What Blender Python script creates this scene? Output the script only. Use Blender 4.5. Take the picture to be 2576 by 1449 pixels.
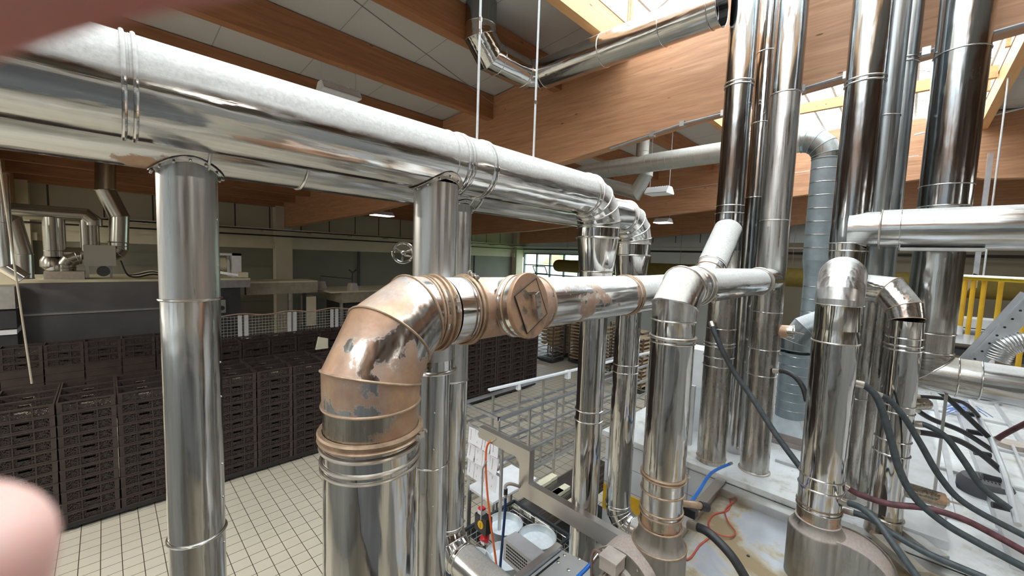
import bpy, math, random
from mathutils import Vector, Matrix
random.seed(7)
V = Vector
PI = math.pi
for o in list(bpy.data.objects):
    bpy.data.objects.remove(o)
SC = bpy.context.scene
COL = SC.collection

# ------------------------------------------------------------ camera
H = 4.15                                   # eye height above the bakery floor
F = 1005.0                                 # focal length in pixels of the 2576 x 1449 frame
YAW, PIT, ROL = math.radians(44.435), math.radians(-4.466), math.radians(1.976)
FWD = V((math.cos(YAW)*math.cos(PIT), math.sin(YAW)*math.cos(PIT), math.sin(PIT)))
R0 = V((math.sin(YAW), -math.cos(YAW), 0))
U0 = R0.cross(FWD)
RGT = R0*math.cos(ROL) + U0*math.sin(ROL)
UPV = RGT.cross(FWD)
CAM = V((0, 0, H))
cd = bpy.data.cameras.new('camera')
cam = bpy.data.objects.new('camera', cd)
COL.objects.link(cam)
cd.sensor_width = 36
cd.lens = F/2576*36
cd.clip_start = 0.004
cd.clip_end = 400
M = Matrix((RGT, UPV, -FWD)).transposed().to_4x4()
M.translation = CAM
cam.matrix_world = M
cd.dof.use_dof = True
cd.dof.focus_distance = 3.2
cd.dof.aperture_fstop = 8.5
SC.camera = cam

# ------------------------------------------------------------ world, exposure
W = bpy.data.worlds.new('sky')
SC.world = W
W.use_nodes = True
wn, wl = W.node_tree.nodes, W.node_tree.links
wn.clear()
wo = wn.new('ShaderNodeOutputWorld')
bg = wn.new('ShaderNodeBackground')
tc = wn.new('ShaderNodeTexCoord')
sx = wn.new('ShaderNodeSeparateXYZ')
cr = wn.new('ShaderNodeValToRGB')
wl.new(tc.outputs['Generated'], sx.inputs[0])
wl.new(sx.outputs['Z'], cr.inputs[0])
cr.color_ramp.elements[0].position = 0.0
cr.color_ramp.elements[0].color = (.80, .90, 1, 1)
cr.color_ramp.elements[1].position = .6
cr.color_ramp.elements[1].color = (.90, .96, 1, 1)
wl.new(cr.outputs[0], bg.inputs[0])
bg.inputs[1].default_value = 4.2
wl.new(bg.outputs[0], wo.inputs[0])
SC.view_settings.view_transform = 'Standard'
SC.view_settings.look = 'None'
SC.view_settings.gamma = 1
SC.view_settings.use_curve_mapping = False
SC.view_settings.exposure = 1.22

def portal(name, loc, rot, sxx, syy):
    l = bpy.data.lights.new(name, 'AREA')
    l.shape = 'RECTANGLE'; l.size = sxx; l.size_y = syy
    l.cycles.is_portal = True
    o = bpy.data.objects.new(name, l); COL.objects.link(o)
    o.location = loc; o.rotation_euler = rot
portal('skylight_daylight', (3.2, 1.17, 8.9), (0, 0, 0), 25.6, 4.3)
portal('window_daylight', (21.9, 13, 3.3), (0, math.radians(90), 0), 2.4, 14)
SC.cycles.max_bounces = 10 if hasattr(SC, 'cycles') else 10

# ------------------------------------------------------------ pixel rays (to read real positions off the photo)
def ray(x, y):
    return FWD + RGT*((x-1288)/F) - UPV*((y-724.5)/F)
def oz(x, y, z):
    d = ray(x, y); return CAM + d*((z-H)/d.z)
def oy(x, y, Y):
    d = ray(x, y); return CAM + d*(Y/d.y)
def ox(x, y, X):
    d = ray(x, y); return CAM + d*(X/d.x)

# ------------------------------------------------------------ materials
class NT:
    def __init__(s, name):
        s.m = bpy.data.materials.new(name); s.m.use_nodes = True
        s.n = s.m.node_tree.nodes; s.l = s.m.node_tree.links
        s.b = s.n['Principled BSDF']
    def new(s, t, **k):
        n = s.n.new(t)
        for a, v in k.items(): setattr(n, a, v)
        return n
    def link(s, a, b): s.l.new(a, b)
    def coord(s, scale=(1, 1, 1), kind='Object'):
        t = s.new('ShaderNodeTexCoord'); mp = s.new('ShaderNodeMapping')
        mp.inputs['Scale'].default_value = scale
        s.link(t.outputs[kind], mp.inputs[0]); return mp.outputs[0]
    def noise(s, scale, vec, detail=3, rough=.5, dist=0):
        n = s.new('ShaderNodeTexNoise'); n.inputs['Scale'].default_value = scale
        n.inputs['Detail'].default_value = detail; n.inputs['Roughness'].default_value = rough
        n.inputs['Distortion'].default_value = dist
        s.link(vec, n.inputs['Vector']); return n.outputs['Fac']
    def ramp(s, fac, *st):
        r = s.new('ShaderNodeValToRGB'); e = r.color_ramp.elements
        while len(e) < len(st): e.new(.5)
        for i, (p, c) in enumerate(st):
            e[i].position = p
            e[i].color = c if isinstance(c, tuple) and len(c) == 4 else ((*c, 1) if isinstance(c, tuple) else (c, c, c, 1))
        s.link(fac, r.inputs[0]); return r.outputs[0]
    def math(s, op, a, b=None, clamp=False):
        m = s.new('ShaderNodeMath'); m.operation = op; m.use_clamp = clamp
        for i, q in enumerate((a, b)):
            if q is None: continue
            if isinstance(q, (int, float)): m.inputs[i].default_value = q
            else: s.link(q, m.inputs[i])
        return m.outputs[0]
    def mix(s, f, a, b):
        m = s.new('ShaderNodeMix'); m.data_type = 'RGBA'
        for sock, q in ((m.inputs[0], f), (m.inputs[6], a), (m.inputs[7], b)):
            if isinstance(q, (int, float)): sock.default_value = q
            elif isinstance(q, tuple): sock.default_value = (*q, 1) if len(q) == 3 else q
            else: s.link(q, sock)
        return m.outputs[2]
    def bump(s, h, st=.1, d=.01):
        b = s.new('ShaderNodeBump'); b.inputs['Strength'].default_value = st
        b.inputs['Distance'].default_value = d
        s.link(h, b.inputs['Height']); s.link(b.outputs[0], s.b.inputs['Normal']); return b
    def set(s, **k):
        for a, v in k.items():
            a = a.replace('_', ' ')
            if isinstance(v, (int, float, tuple)):
                s.b.inputs[a].default_value = (*v, 1) if isinstance(v, tuple) and len(v) == 3 and a != 'Subsurface Radius' else v
            else: s.link(v, s.b.inputs[a])
        return s

def plain(name, col, rough=.6, metal=0., var=.12, scale=8):
    t = NT(name); f = t.noise(scale, t.coord(), 4)
    d = tuple(c*(1-var) for c in col); l = tuple(min(1, c*(1+var)) for c in col)
    t.set(Base_Color=t.ramp(f, (.3, d), (.7, l)), Roughness=rough, Metallic=metal)
    return t.m

def steel(name, axis='z', base=.60, tint=(1, .99, .975), rough=.13, dust=0., dthr=.35, dirt=0., wav=.35, dustcol=(.50, .485, .46), rust=0., streak=.06):
    t = NT(name)
    st = {'z': (14, 14, .5), 'x': (.5, 14, 14), 'y': (14, .5, 14)}[axis]
    lf = {'z': (2.2, 2.2, .7), 'x': (.7, 2.2, 2.2), 'y': (2.2, .7, 2.2)}[axis]
    fine = t.noise(4, t.coord(st), 5, .6)
    slow = t.noise(2.2, t.coord(lf), 3, .55, .4)
    c1 = tuple(base*.84*q for q in tint); c2 = tuple(min(1, base*1.12*q) for q in tint)
    col = t.ramp(fine, (.3, c1), (.7, c2))
    ro = t.ramp(fine, (.3, rough*.7), (.75, rough*1.5))
    met = 1.0
    if dirt > 0:
        dn = t.noise(3.0, t.coord(lf), 6, .7, .5)
        df = t.ramp(dn, (.62-.25*dirt, 0), (.92-.25*dirt, .75))
        col = t.mix(df, col, (.20, .165, .13)); ro = t.mix(df, ro, (.5, .5, .5))
    if rust > 0:
        rn = t.noise(3.4, t.coord((1, 1, 1)), 10, .62, .25)
        rf = t.ramp(rn, (.62-.25*rust, 0), (.645-.25*rust, .8), (.75-.25*rust, 1))
        rc = t.ramp(t.noise(7, t.coord(), 6, .7), (.3, (.33, .19, .12)), (.5, (.43, .26, .17)), (.72, (.58, .35, .18)))
        col = t.mix(rf, col, rc); ro = t.mix(rf, ro, (.5, .5, .5)); met = t.math('SUBTRACT', 1.0, t.math('MULTIPLY', rf, .55))
    if dust > 0:
        g = t.new('ShaderNodeNewGeometry'); s = t.new('ShaderNodeSeparateXYZ')
        t.link(g.outputs['Normal'], s.inputs[0])
        nz = t.math('ADD', s.outputs['Z'], t.math('MULTIPLY', t.math('SUBTRACT', t.noise(3.2, t.coord(lf), 6, .65), .5), .5))
        nz = t.math('ADD', t.math('MULTIPLY', nz, .5), .5)
        f = t.ramp(nz, (dthr*.5+.5, 0), (min(1, dthr*.5+.65), dust))
        grain = t.noise(70, t.coord(), 3, .6)
        dc = t.ramp(grain, (.3, tuple(c*.86 for c in dustcol)), (.7, tuple(min(1, c*1.14) for c in dustcol)))
        col = t.mix(f, col, dc); ro = t.mix(f, ro, (.9, .9, .9))
        met = t.math('MULTIPLY', t.math('SUBTRACT', 1.0, f), met)
    t.set(Base_Color=col, Roughness=ro, Metallic=met)
    mid = t.noise(1.0, t.coord({'z': (11, 11, .45), 'x': (.45, 11, 11), 'y': (11, .45, 11)}[axis]), 2, .5, .3)
    if dust >= 1: fine = t.math('ADD', fine, t.math('MULTIPLY', f, t.math('MULTIPLY', t.noise(55, t.coord(), 4, .7), 1.6)))
    h = t.math('ADD', t.math('ADD', t.math('MULTIPLY', slow, 1.0), t.math('MULTIPLY', fine, streak)), t.math('MULTIPLY', mid, .46))
    t.bump(h, wav, .025)
    return t.m

S = {}
for ax in 'xyz':
    S[ax] = steel('stainless_'+ax, ax, dust=.75, dthr=.62, base=.54, rough=.15, dirt=.15)
    S[ax+'d'] = steel('grimy_stainless_'+ax, ax, base=.50, tint=(1, .96, .90), rough=.2, dirt=.75, dust=.8, dthr=.55, dustcol=(.50, .45, .38))
    S[ax+'w'] = steel('flour_dusted_stainless_'+ax, ax, base=.60, dust=1, dthr=-.10, dustcol=(.54, .525, .505), rough=.1, wav=.4)
    S[ax+'m'] = steel('mirror_stainless_'+ax, ax, base=.56, tint=(1, .98, .95), rough=.08, wav=.32, streak=.03, dirt=.12)
S['dark'] = steel('dark_flue_z', 'z', base=.30, tint=(.90, .96, 1.0), rough=.17, wav=.3, dirt=.2)
S['zt'] = steel('tall_flue_stainless_z', 'z', base=.46, tint=(.92, .97, 1.0), rough=.15, wav=.35, dirt=.25)
S['zh'] = steel('hazy_stainless_z', 'z', base=.50, tint=(1, .99, .97), rough=.33, wav=.2)
S['galv'] = steel('galvanised_z', 'z', base=.42, tint=(.92, .98, 1), rough=.36, wav=.1)
S['galvh'] = steel('galvanised_h', 'y', base=.42, tint=(.95, 1, .98), rough=.4, wav=.1, dust=.85, dthr=.35, dustcol=(.55, .54, .50))
S['rust'] = steel('heat_stained_steel', 'z', base=.6, rough=.16, rust=.80, wav=.2, dust=.6, dthr=.8)
S['rusth'] = steel('heat_stained_steel_h', 'x', base=.6, rough=.18, rust=.80, wav=.25, dust=.5, dthr=.7, dustcol=(.62, .56, .5))
S['rusts'] = steel('lightly_stained_steel_h', 'x', base=.66, rough=.16, rust=.25, wav=.3, dust=.8, dthr=.5, dustcol=(.66, .64, .6))
S['ruststub'] = steel('brown_stained_pipe', 'z', base=.4, tint=(1, .9, .75), rough=.22, rust=.45, dirt=.5)
SPIRAL = plain('grey_blue_painted_steel', (.28, .34, .37), .45, .35)
SPIRALD = steel('grey_blue_duct_dusted', 'z', base=.33, tint=(.86, .97, 1.0), rough=.4, wav=.08, dust=1, dthr=.30, dustcol=(.58, .59, .60))
SPIRALH = steel('grey_green_spiral_duct', 'y', base=.46, tint=(1, 1, .93), rough=.5, wav=.06, dust=1, dthr=-.1, dustcol=(.50, .50, .46))
BEAD = plain('bead_steel', (.66, .65, .62), .25, 1)
BEADR = plain('rusty_bead', (.40, .28, .19), .45, .5, .25, 25)
CLAMP = plain('clamp_steel', (.55, .5, .44), .35, .9)
CASTING = plain('dusty_casting', (.46, .40, .36), .75, .1, .12, 14)
HOUSING = steel('blower_housing', 'z', base=.36, tint=(1, .94, .84), rough=.5, wav=.05, dirt=.6, dust=1, dthr=.30, dustcol=(.46, .38, .34))
SHEET = plain('brushed_sheet', (.50, .48, .455), .33, .85, .06, 3)
FRAME = plain('rack_steel', (.58, .60, .63), .32, .85)
FRAMEG = plain('guard_grey_steel', (.50, .49, .47), .35, .8)
HOSE = plain('grey_rubber', (.045, .055, .06), .55, 0, .3, 30)
HOSED = plain('black_rubber', (.02, .02, .022), .5, 0, .3, 30)
HOSER = plain('reddish_black_rubber', (.10, .035, .04), .6, 0, .4, 25)
BLUE = plain('blue_hose', (.01, .14, .55), .35)
NAVY = plain('navy_hose', (.006, .03, .14), .4)
ORANGE = plain('orange_cable', (.75, .13, .03), .45)
RED = plain('red_wire', (.50, .09, .06), .5)
REDP = plain('red_plastic', (.65, .02, .03), .4)
YEL = plain('yellow_paint', (.72, .42, .02), .5, 0, .1)
YELD = plain('olive_yellow_fabric', (.16, .115, .02), .85)
BLACK = plain('black_plastic', (.015, .015, .017), .45)
WHITE = plain('white_paint', (.75, .76, .78), .5, 0, .05)
PAPER = plain('paper', (.80, .80, .86), .8, 0, .04)
ROD = plain('dusty_rod', (.55, .56, .56), .6, .2)
WIRE = plain('thin_wire', (.25, .22, .2), .6, .3)
CREAM = plain('cream_concrete', (.62, .56, .42), .8, 0, .05, 2)
SHUT = plain('grey_green_shutter', (.22, .22, .17), .75, 0, .08, 1)
OVEN = plain('tunnel_oven_steel', (.16, .155, .16), .42, .7, .15, 1.2)
TOPC = plain('dusty_cream_top', (.66, .62, .45), .85, 0, .08, 3)
BREAD = plain('rattan', (.55, .38, .20), .8, 0, .2, 30)
BOARD = plain('proving_board', (.42, .31, .20), .8, 0, .2, 12)
RACKB = plain('brown_rack', (.16, .12, .09), .5, .5)
SIEVE = plain('aluminium_tub', (.62, .66, .68), .35, .6)
SIEVEW = plain('tub_bottom', (.68, .72, .76), .5, .1, .08, 20)
MACH = plain('pale_sheet_metal', (.56, .57, .58), .42, .35, .1, 6)
DARKM = plain('dark_machine', (.03, .032, .035), .5)
SLOT = plain('slot_shadow_black', (.02, .02, .02), .8)

def roof_white():
    t = NT('dusty_white_roof_sheet'); v = t.coord()
    f = t.noise(2.2, v, 8, .7); g = t.noise(9, v, 6, .7)
    c = t.ramp(f, (.32, (.36, .33, .28)), (.46, (.58, .58, .57)), (.75, (.74, .76, .78)))
    c2 = t.mix(t.ramp(g, (.62, 0), (.72, .6)), c, (.38, .26, .16))
    t.set(Base_Color=c2, Roughness=.6, Metallic=.1); return t.m
ROOFW = roof_white()
def stained_roof():
    t = NT('stained_machine_roof'); v = t.coord()
    f = t.noise(1.4, v, 9, .62, .4)
    c = t.ramp(f, (.40, (.36, .27, .16)), (.47, (.52, .47, .38)), (.50, (.50, .52, .56)), (.8, (.60, .62, .67)))
    t.set(Base_Color=c, Roughness=t.ramp(f, (.45, .6), (.52, .28)), Metallic=.35); return t.m
STAINED = stained_roof()

def line_mask(t, axis, spacing, width, off=0.):
    s = t.new('ShaderNodeSeparateXYZ'); tcn = t.new('ShaderNodeTexCoord')
    t.link(tcn.outputs['Object'], s.inputs[0])
    q = t.math('FRACT', t.math('ADD', t.math('DIVIDE', s.outputs[axis], spacing), off+100))
    return t.math('LESS_THAN', q, width/spacing)

def tiles(name, col, grout, sx_, sy_, w=.008, ax=('X', 'Y'), rough=.35, accent=None):
    t = NT(name)
    a = line_mask(t, ax[0], sx_, w, .86); b = line_mask(t, ax[1], sy_, w, .0)
    m = t.math('MAXIMUM', a, b)
    f = t.noise(1.1, t.coord(), 5)
    c = t.ramp(f, (.3, tuple(q*.93 for q in col)), (.7, col))
    t.set(Base_Color=t.mix(m, c, grout), Roughness=rough)
    return t.m
FLOOR = tiles('beige_floor_tiles', (.62, .565, .46), (.055, .04, .03), .2, .2, .0085)
OVENTILE = tiles('pale_grey_wall_tiles', (.60, .63, .67), (.28, .28, .29), .42, .3, .01, ('Y', 'Z'))

def wood(name, ax, lo, mid, hi):
    t = NT(name)
    sc = {'y': (9, .55, 9), 'x': (.55, 9, 9), 'z': (9, 9, .5)}[ax]
    g = t.noise(2.2, t.coord(sc), 7, .62, .8)
    c = t.ramp(g, (.28, lo), (.5, mid), (.74, hi))
    lam = {'y': 'Z', 'x': 'Z', 'z': 'X'}[ax]
    tone = t.noise(1, t.coord({'y': (.1, .25, 22), 'x': (.25, .1, 22), 'z': (22, .1, .25)}[ax]), 1, 0)
    c = t.mix(t.ramp(tone, (.35, .30), (.65, 0)), c, tuple(q*.72 for q in mid))
    vo = t.new('ShaderNodeTexVoronoi'); vo.inputs['Scale'].default_value = 1.0
    t.link(t.coord({'y': (4.5, 1.9, 7), 'x': (1.9, 4.5, 7), 'z': (6, 6, 1.9)}[ax]), vo.inputs['Vector'])
    k = t.ramp(vo.outputs['Distance'], (.045, 1), (.085, 0))
    c = t.mix(k, c, (.13, .05, .02))
    t.set(Base_Color=c, Roughness=.55); return t.m
WOODY = wood('glulam_spruce_y', 'y', (.35, .165, .08), (.47, .235, .12), (.58, .325, .18))
WOODX = wood('glulam_spruce_x', 'x', (.24, .10, .045), (.34, .145, .06), (.44, .20, .085))
WOODL = wood('light_batten', 'x', (.60, .30, .11), (.68, .36, .15), (.74, .43, .20))
PLY = wood('pale_plywood', 'x', (.68, .58, .50), (.74, .65, .57), (.80, .71, .63))

def panel(name, col, ax, sp, w=.02, dark=.45):
    t = NT(name)
    m = line_mask(t, ax, sp, w)
    g = t.noise(60, t.coord(), 3); f = t.noise(.5, t.coord(), 3)
    c = t.ramp(g, (.3, tuple(q*.92 for q in col)), (.7, col))
    c = t.mix(t.ramp(f, (.3, .15), (.7, 0)), c, tuple(q*.7 for q in col))
    t.set(Base_Color=t.mix(m, c, tuple(q*dark for q in col)), Roughness=.85); return t.m
CEIL = panel('wood_wool_ceiling_board', (.50, .47, .43), 'X', 1.25, .012, .5)
WALLP = panel('beige_wall_panel', (.50, .46, .36), 'X', 1.27, .05, .15)
WALLR = panel('pale_wall_panel', (.62, .66, .68), 'Y', 1.27, .05, .2)

def crate_mat():
    t = NT('dark_brown_crate_plastic'); v = t.coord()
    f = t.noise(5, v, 3)
    t.set(Base_Color=t.ramp(f, (.3, (.026, .016, .014)), (.7, (.046, .030, .026))), Roughness=.5)
    return t.m
CRATE = crate_mat()
def crate_mesh_mat():
    t = NT('perforated_crate_panel'); vo = t.new('ShaderNodeTexVoronoi'); vo.inputs['Scale'].default_value = 62
    t.link(t.coord(), vo.inputs['Vector'])
    m = t.ramp(vo.outputs['Distance'], (.26, 1), (.36, 0))
    t.set(Base_Color=(.030, .020, .017), Roughness=.55, Alpha=t.math('SUBTRACT', 1.0, t.ramp(vo.outputs['Distance'], (.40, 1), (.44, 0)))); return t.m
CRATEP = crate_mesh_mat()
def crate_floor_mat():
    t = NT('crate_floor_lit_holes'); vo = t.new('ShaderNodeTexVoronoi'); vo.inputs['Scale'].default_value = 55
    t.link(t.coord(), vo.inputs['Vector'])
    m = t.ramp(vo.outputs['Distance'], (.3, 1), (.45, 0))  # tan dots paint in the light showing through the floor holes
    t.set(Base_Color=t.mix(m, (.07, .05, .04), (.62, .52, .42)), Roughness=.7); return t.m
CRATEF = crate_floor_mat()

def glass():
    t = NT('glazing'); t.n.remove(t.b)
    tr = t.new('ShaderNodeBsdfTransparent'); gl = t.new('ShaderNodeBsdfGlossy'); mx = t.new('ShaderNodeMixShader')
    tr.inputs[0].default_value = (.90, .95, .96, 1); gl.inputs['Roughness'].default_value = .02
    mx.inputs[0].default_value = .08
    t.link(tr.outputs[0], mx.inputs[1]); t.link(gl.outputs[0], mx.inputs[2])
    t.link(mx.outputs[0], t.n['Material Output'].inputs[0]); return t.m
GLASS = glass()
def emis(name, col, st):
    t = NT(name); t.set(Base_Color=col, Emission_Color=col, Emission_Strength=st); return t.m
LAMP = emis('lit_diffuser', (1, .97, .9), 2.2)
def skin(name, a, b):
    t = NT(name); f = t.noise(90, t.coord(), 3)
    t.set(Base_Color=t.ramp(f, (.3, a), (.7, b)), Roughness=.5,
          Subsurface_Weight=.6, Subsurface_Radius=(.012, .004, .002), Subsurface_Scale=1.0)
    return t.m
SKIN = skin('shaded_finger_skin', (.44, .16, .13), (.50, .20, .165))  # darker skin copy, upper finger's shade put into the colour
SKIN_LIT = skin('lit_fingertip_skin', (.66, .42, .37), (.72, .48, .43))  # lighter copy of the same skin, stronger light put into the colour
GRASS = plain('grass', (.13, .25, .06), .9, 0, .3, 1)
LEAF = plain('foliage', (.10, .20, .07), .9, 0, .4, 3)

# ------------------------------------------------------------ mesh builder
def frame(d):
    d = d.normalized()
    a = V((0, 0, 1)) if abs(d.z) < .9 else V((1, 0, 0))
    u = a.cross(d).normalized(); return u, d.cross(u).normalized()

ORG = {}
class MB:
    def __init__(s): s.v = []; s.f = []; s.mi = []; s.cur = 0
    def add(s, vs, fs):
        o = len(s.v); s.v += [V(q) for q in vs]
        s.f += [tuple(i+o for i in f) for f in fs]; s.mi += [s.cur]*len(fs); return s
    def box(s, a, b):
        x0, y0, z0 = a; x1, y1, z1 = b
        return s.add([(x0, y0, z0), (x1, y0, z0), (x1, y1, z0), (x0, y1, z0), (x0, y0, z1), (x1, y0, z1), (x1, y1, z1), (x0, y1, z1)],
                     [(0, 3, 2, 1), (4, 5, 6, 7), (0, 1, 5, 4), (1, 2, 6, 5), (2, 3, 7, 6), (3, 0, 4, 7)])
    def bar(s, p, q, w, h=None, up=None):
        p, q = V(p), V(q); h = h or w; d = (q-p).normalized()
        up = V(up) if up else (V((0, 0, 1)) if abs(d.z) < .95 else V((0, 1, 0)))
        a = d.cross(up).normalized(); b = a.cross(d).normalized()
        vs = []
        for c in (p, q):
            for i, j in ((-1, -1), (1, -1), (1, 1), (-1, 1)): vs.append(c+a*(i*w/2)+b*(j*h/2))
        return s.add(vs, [(0, 3, 2, 1), (4, 5, 6, 7), (0, 1, 5, 4), (1, 2, 6, 5), (2, 3, 7, 6), (3, 0, 4, 7)])
    def seg(s, P, Q, r0, r1, n0=None, n1=None, n=40, caps=False):
        P, Q = V(P), V(Q); d = (Q-P).normalized(); u, w = frame(d)
        vs = []
        for C, r, nn in ((P, r0, n0 or d), (Q, r1, n1 or d)):
            for i in range(n):
                t = 2*PI*i/n; e = u*math.cos(t)*r + w*math.sin(t)*r
                vs.append(C+e-d*(e.dot(nn)/d.dot(nn)))
        fs = [(i, (i+1) % n, n+(i+1) % n, n+i) for i in range(n)]
        if caps: fs += [tuple(range(n-1, -1, -1)), tuple(range(n, 2*n))]
        return s.add(vs, fs)
    def lathe(s, C, d, prof, n=36, cap=True):
        C, d = V(C), V(d).normalized(); u, w = frame(d); vs = []; fs = []
        for h, r in prof:
            for i in range(n):
                t = 2*PI*i/n; vs.append(C+d*h+u*(math.cos(t)*r)+w*(math.sin(t)*r))
        for k in range(len(prof)-1):
            for i in range(n): fs.append((k*n+i, k*n+(i+1) % n, (k+1)*n+(i+1) % n, (k+1)*n+i))
        if cap: fs += [tuple(range(n-1, -1, -1)), tuple(range((len(prof)-1)*n, len(prof)*n))]
        return s.add(vs, fs)
    def tube(s, pts, r, n=10, closed=False, caps=True):
        pts = [V(p) for p in pts]; N = len(pts); vs = []; pu = None
        for k, p in enumerate(pts):
            if closed: d = pts[(k+1) % N]-pts[k-1]
            else: d = pts[min(k+1, N-1)]-pts[max(k-1, 0)]
            d.normalize()
            if pu is None: u, w = frame(d)
            else:
                u = (pu-d*pu.dot(d)).normalized(); w = d.cross(u)
            pu = u
            rr = r[k] if isinstance(r, (list, tuple)) else r
            for i in range(n):
                t = 2*PI*i/n; vs.append(p+u*(math.cos(t)*rr)+w*(math.sin(t)*rr))
        fs = []
        for k in range(N if closed else N-1):
            a, b = k*n, ((k+1) % N)*n
            for i in range(n): fs.append((a+i, a+(i+1) % n, b+(i+1) % n, b+i))
        if caps and not closed: fs += [tuple(range(n-1, -1, -1)), tuple(range((N-1)*n, N*n))]
        return s.add(vs, fs)
    def hoop(s, C, d, R, r, nn=None, n=48):
        C = V(C); d = V(d).normalized(); u, w = frame(d); nn = nn or d; pts = []
        for i in range(n):
            t = 2*PI*i/n; e = u*math.cos(t)*R+w*math.sin(t)*R
            pts.append(C+e-d*(e.dot(nn)/d.dot(nn)))
        return s.tube(pts, r, 8, True)
    def prism(s, poly, d):
        poly = [V(p) for p in poly]; d = V(d); n = len(poly)
        return s.add(poly+[p+d for p in poly], [tuple(range(n-1, -1, -1)), tuple(range(n, 2*n))]+[(i, (i+1) % n, n+(i+1) % n, n+i) for i in range(n)])
    def ball(s, C, r, n=10):
        pr = [(-r*math.cos(PI*k/n), max(1e-4, r*math.sin(PI*k/n))) for k in range(n+1)]
        return s.lathe(C, (0, 0, 1), pr, 14, False)
    def build(s, name, mat, parent=None, smooth=False, angle=35):
        me = bpy.data.meshes.new(name)
        o = ORG.get(parent.name, V((0, 0, 0))) if parent else V((0, 0, 0))
        me.from_pydata([tuple(q-o) for q in s.v], [], s.f); me.update()
        for m in (mat if isinstance(mat, (list, tuple)) else [mat]): me.materials.append(m)
        for p, i in zip(me.polygons, s.mi): p.material_index = i
        if smooth:
            me.shade_smooth() if hasattr(me, 'shade_smooth') else None
            me.set_sharp_from_angle(angle=math.radians(angle))
        ob = bpy.data.objects.new(name, me); COL.objects.link(ob); ORG[ob.name] = o
        if parent: ob.parent = parent
        return ob

def tag(o, label, cat, group=None):
    o['label'] = label; o['category'] = cat
    if group: o['group'] = group
    return o
def thing(name, label, cat, loc=(0, 0, 0), group=None):
    o = bpy.data.objects.new(name, None); COL.objects.link(o)
    o.location = loc; o.empty_display_size = .1; ORG[o.name] = V(loc)
    return tag(o, label, cat, group)
def whole(name, mb, mat, label, cat, loc=None, group=None, smooth=False):
    """a thing that is a single mesh, its origin at its base"""
    xs = [v.x for v in mb.v]; ys = [v.y for v in mb.v]; zs = [v.z for v in mb.v]
    c = V(((min(xs)+max(xs))/2, (min(ys)+max(ys))/2, min(zs))) if loc is None else V(loc)
    mb.v = [q-c for q in mb.v]
    o = mb.build(name, mat, None, smooth); o.location = c; ORG[o.name] = c
    return tag(o, label, cat, group)
def struct(name, mb, mat, smooth=False, parent=None):
    o = mb.build(name, mat, parent, smooth)
    if not parent: o['kind'] = 'structure'
    return o
def dup(root, loc, label=None):
    r = root.copy(); COL.objects.link(r); r.location = loc
    if label: r['label'] = label
    for ch in list(root.children):
        c = ch.copy(); COL.objects.link(c); c.parent = r
        for g in ch.children:
            e = g.copy(); COL.objects.link(e); e.parent = c
    return r
ORD = ['first', 'second', 'third', 'fourth', 'fifth', 'sixth', 'seventh', 'eighth', 'ninth', 'tenth', 'eleventh', 'twelfth', 'thirteenth', 'fourteenth', 'fifteenth', 'sixteenth', 'seventeenth', 'eighteenth', 'nineteenth', 'twentieth']

# ------------------------------------------------------------ duct parts
def bend(prev, corner, nxt, Rb, n):
    prev, corner, nxt = V(prev), V(corner), V(nxt)
    a = (prev-corner).normalized(); b = (nxt-corner).normalized()
    ang = PI-a.angle(b); t = Rb*math.tan(ang/2)   # ang = how far the duct turns
    A = corner+a*t; bis = (a+b).normalized(); O = corner+bis*(Rb/math.cos(ang/2))
    B = corner+b*t; va = A-O; ax = va.cross(B-O).normalized(); out = [A]; m = n-1; dl = ang/m
    for i in range(m):
        out.append(O+(Matrix.Rotation(dl*(i+.5), 3, ax) @ va)/math.cos(dl/2))
    out.append(B)
    return out
def gored(root, pts, R, mat, name='elbow', beads=True, bead=.006, bmat=None, ends=True, n0=None, n1=None):
    """mitred sheet-metal gores along pts; R number or list"""
    mb = MB(); N = len(pts); pts = [V(p) for p in pts]
    Rl = R if isinstance(R, (list, tuple)) else [R]*N
    nrm = []
    for k in range(N):
        if k == 0: nn = n0 or (pts[1]-pts[0])
        elif k == N-1: nn = n1 or (pts[-1]-pts[-2])
        else: nn = (pts[k]-pts[k-1]).normalized()+(pts[k+1]-pts[k]).normalized()
        nrm.append(V(nn).normalized())
    for k in range(N-1):
        mb.seg(pts[k], pts[k+1], Rl[k], Rl[k+1], nrm[k], nrm[k+1], 44)
    o = mb.build(name, mat, root, True)
    if beads:
        for k in range(N):
            if k in (0, N-1) and not ends: continue
            d = (pts[min(k+1, N-1)]-pts[max(k-1, 0)]) if 0 < k < N-1 else (pts[1]-pts[0] if k == 0 else pts[-1]-pts[-2])
            dd = (pts[k+1]-pts[k]) if k < N-1 else pts[k]-pts[k-1]
            MB().hoop(pts[k], dd, Rl[k]+bead*.3, bead, nrm[k]).build('seam_ring', bmat or BEAD, root, True)
    return o
def ring(root, C, d, R, r=.006, mat=None, name='seam_ring'):
    return MB().hoop(C, d, R, r).build(name, mat or BEAD, root, True)
def straight(root, P, Q, r0, mat, r1=None, name='pipe_section', n0=None, n1=None, caps=False):
    return MB().seg(P, Q, r0, r1 or r0, n0, n1, 48, caps).build(name, mat, root, True)
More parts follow.
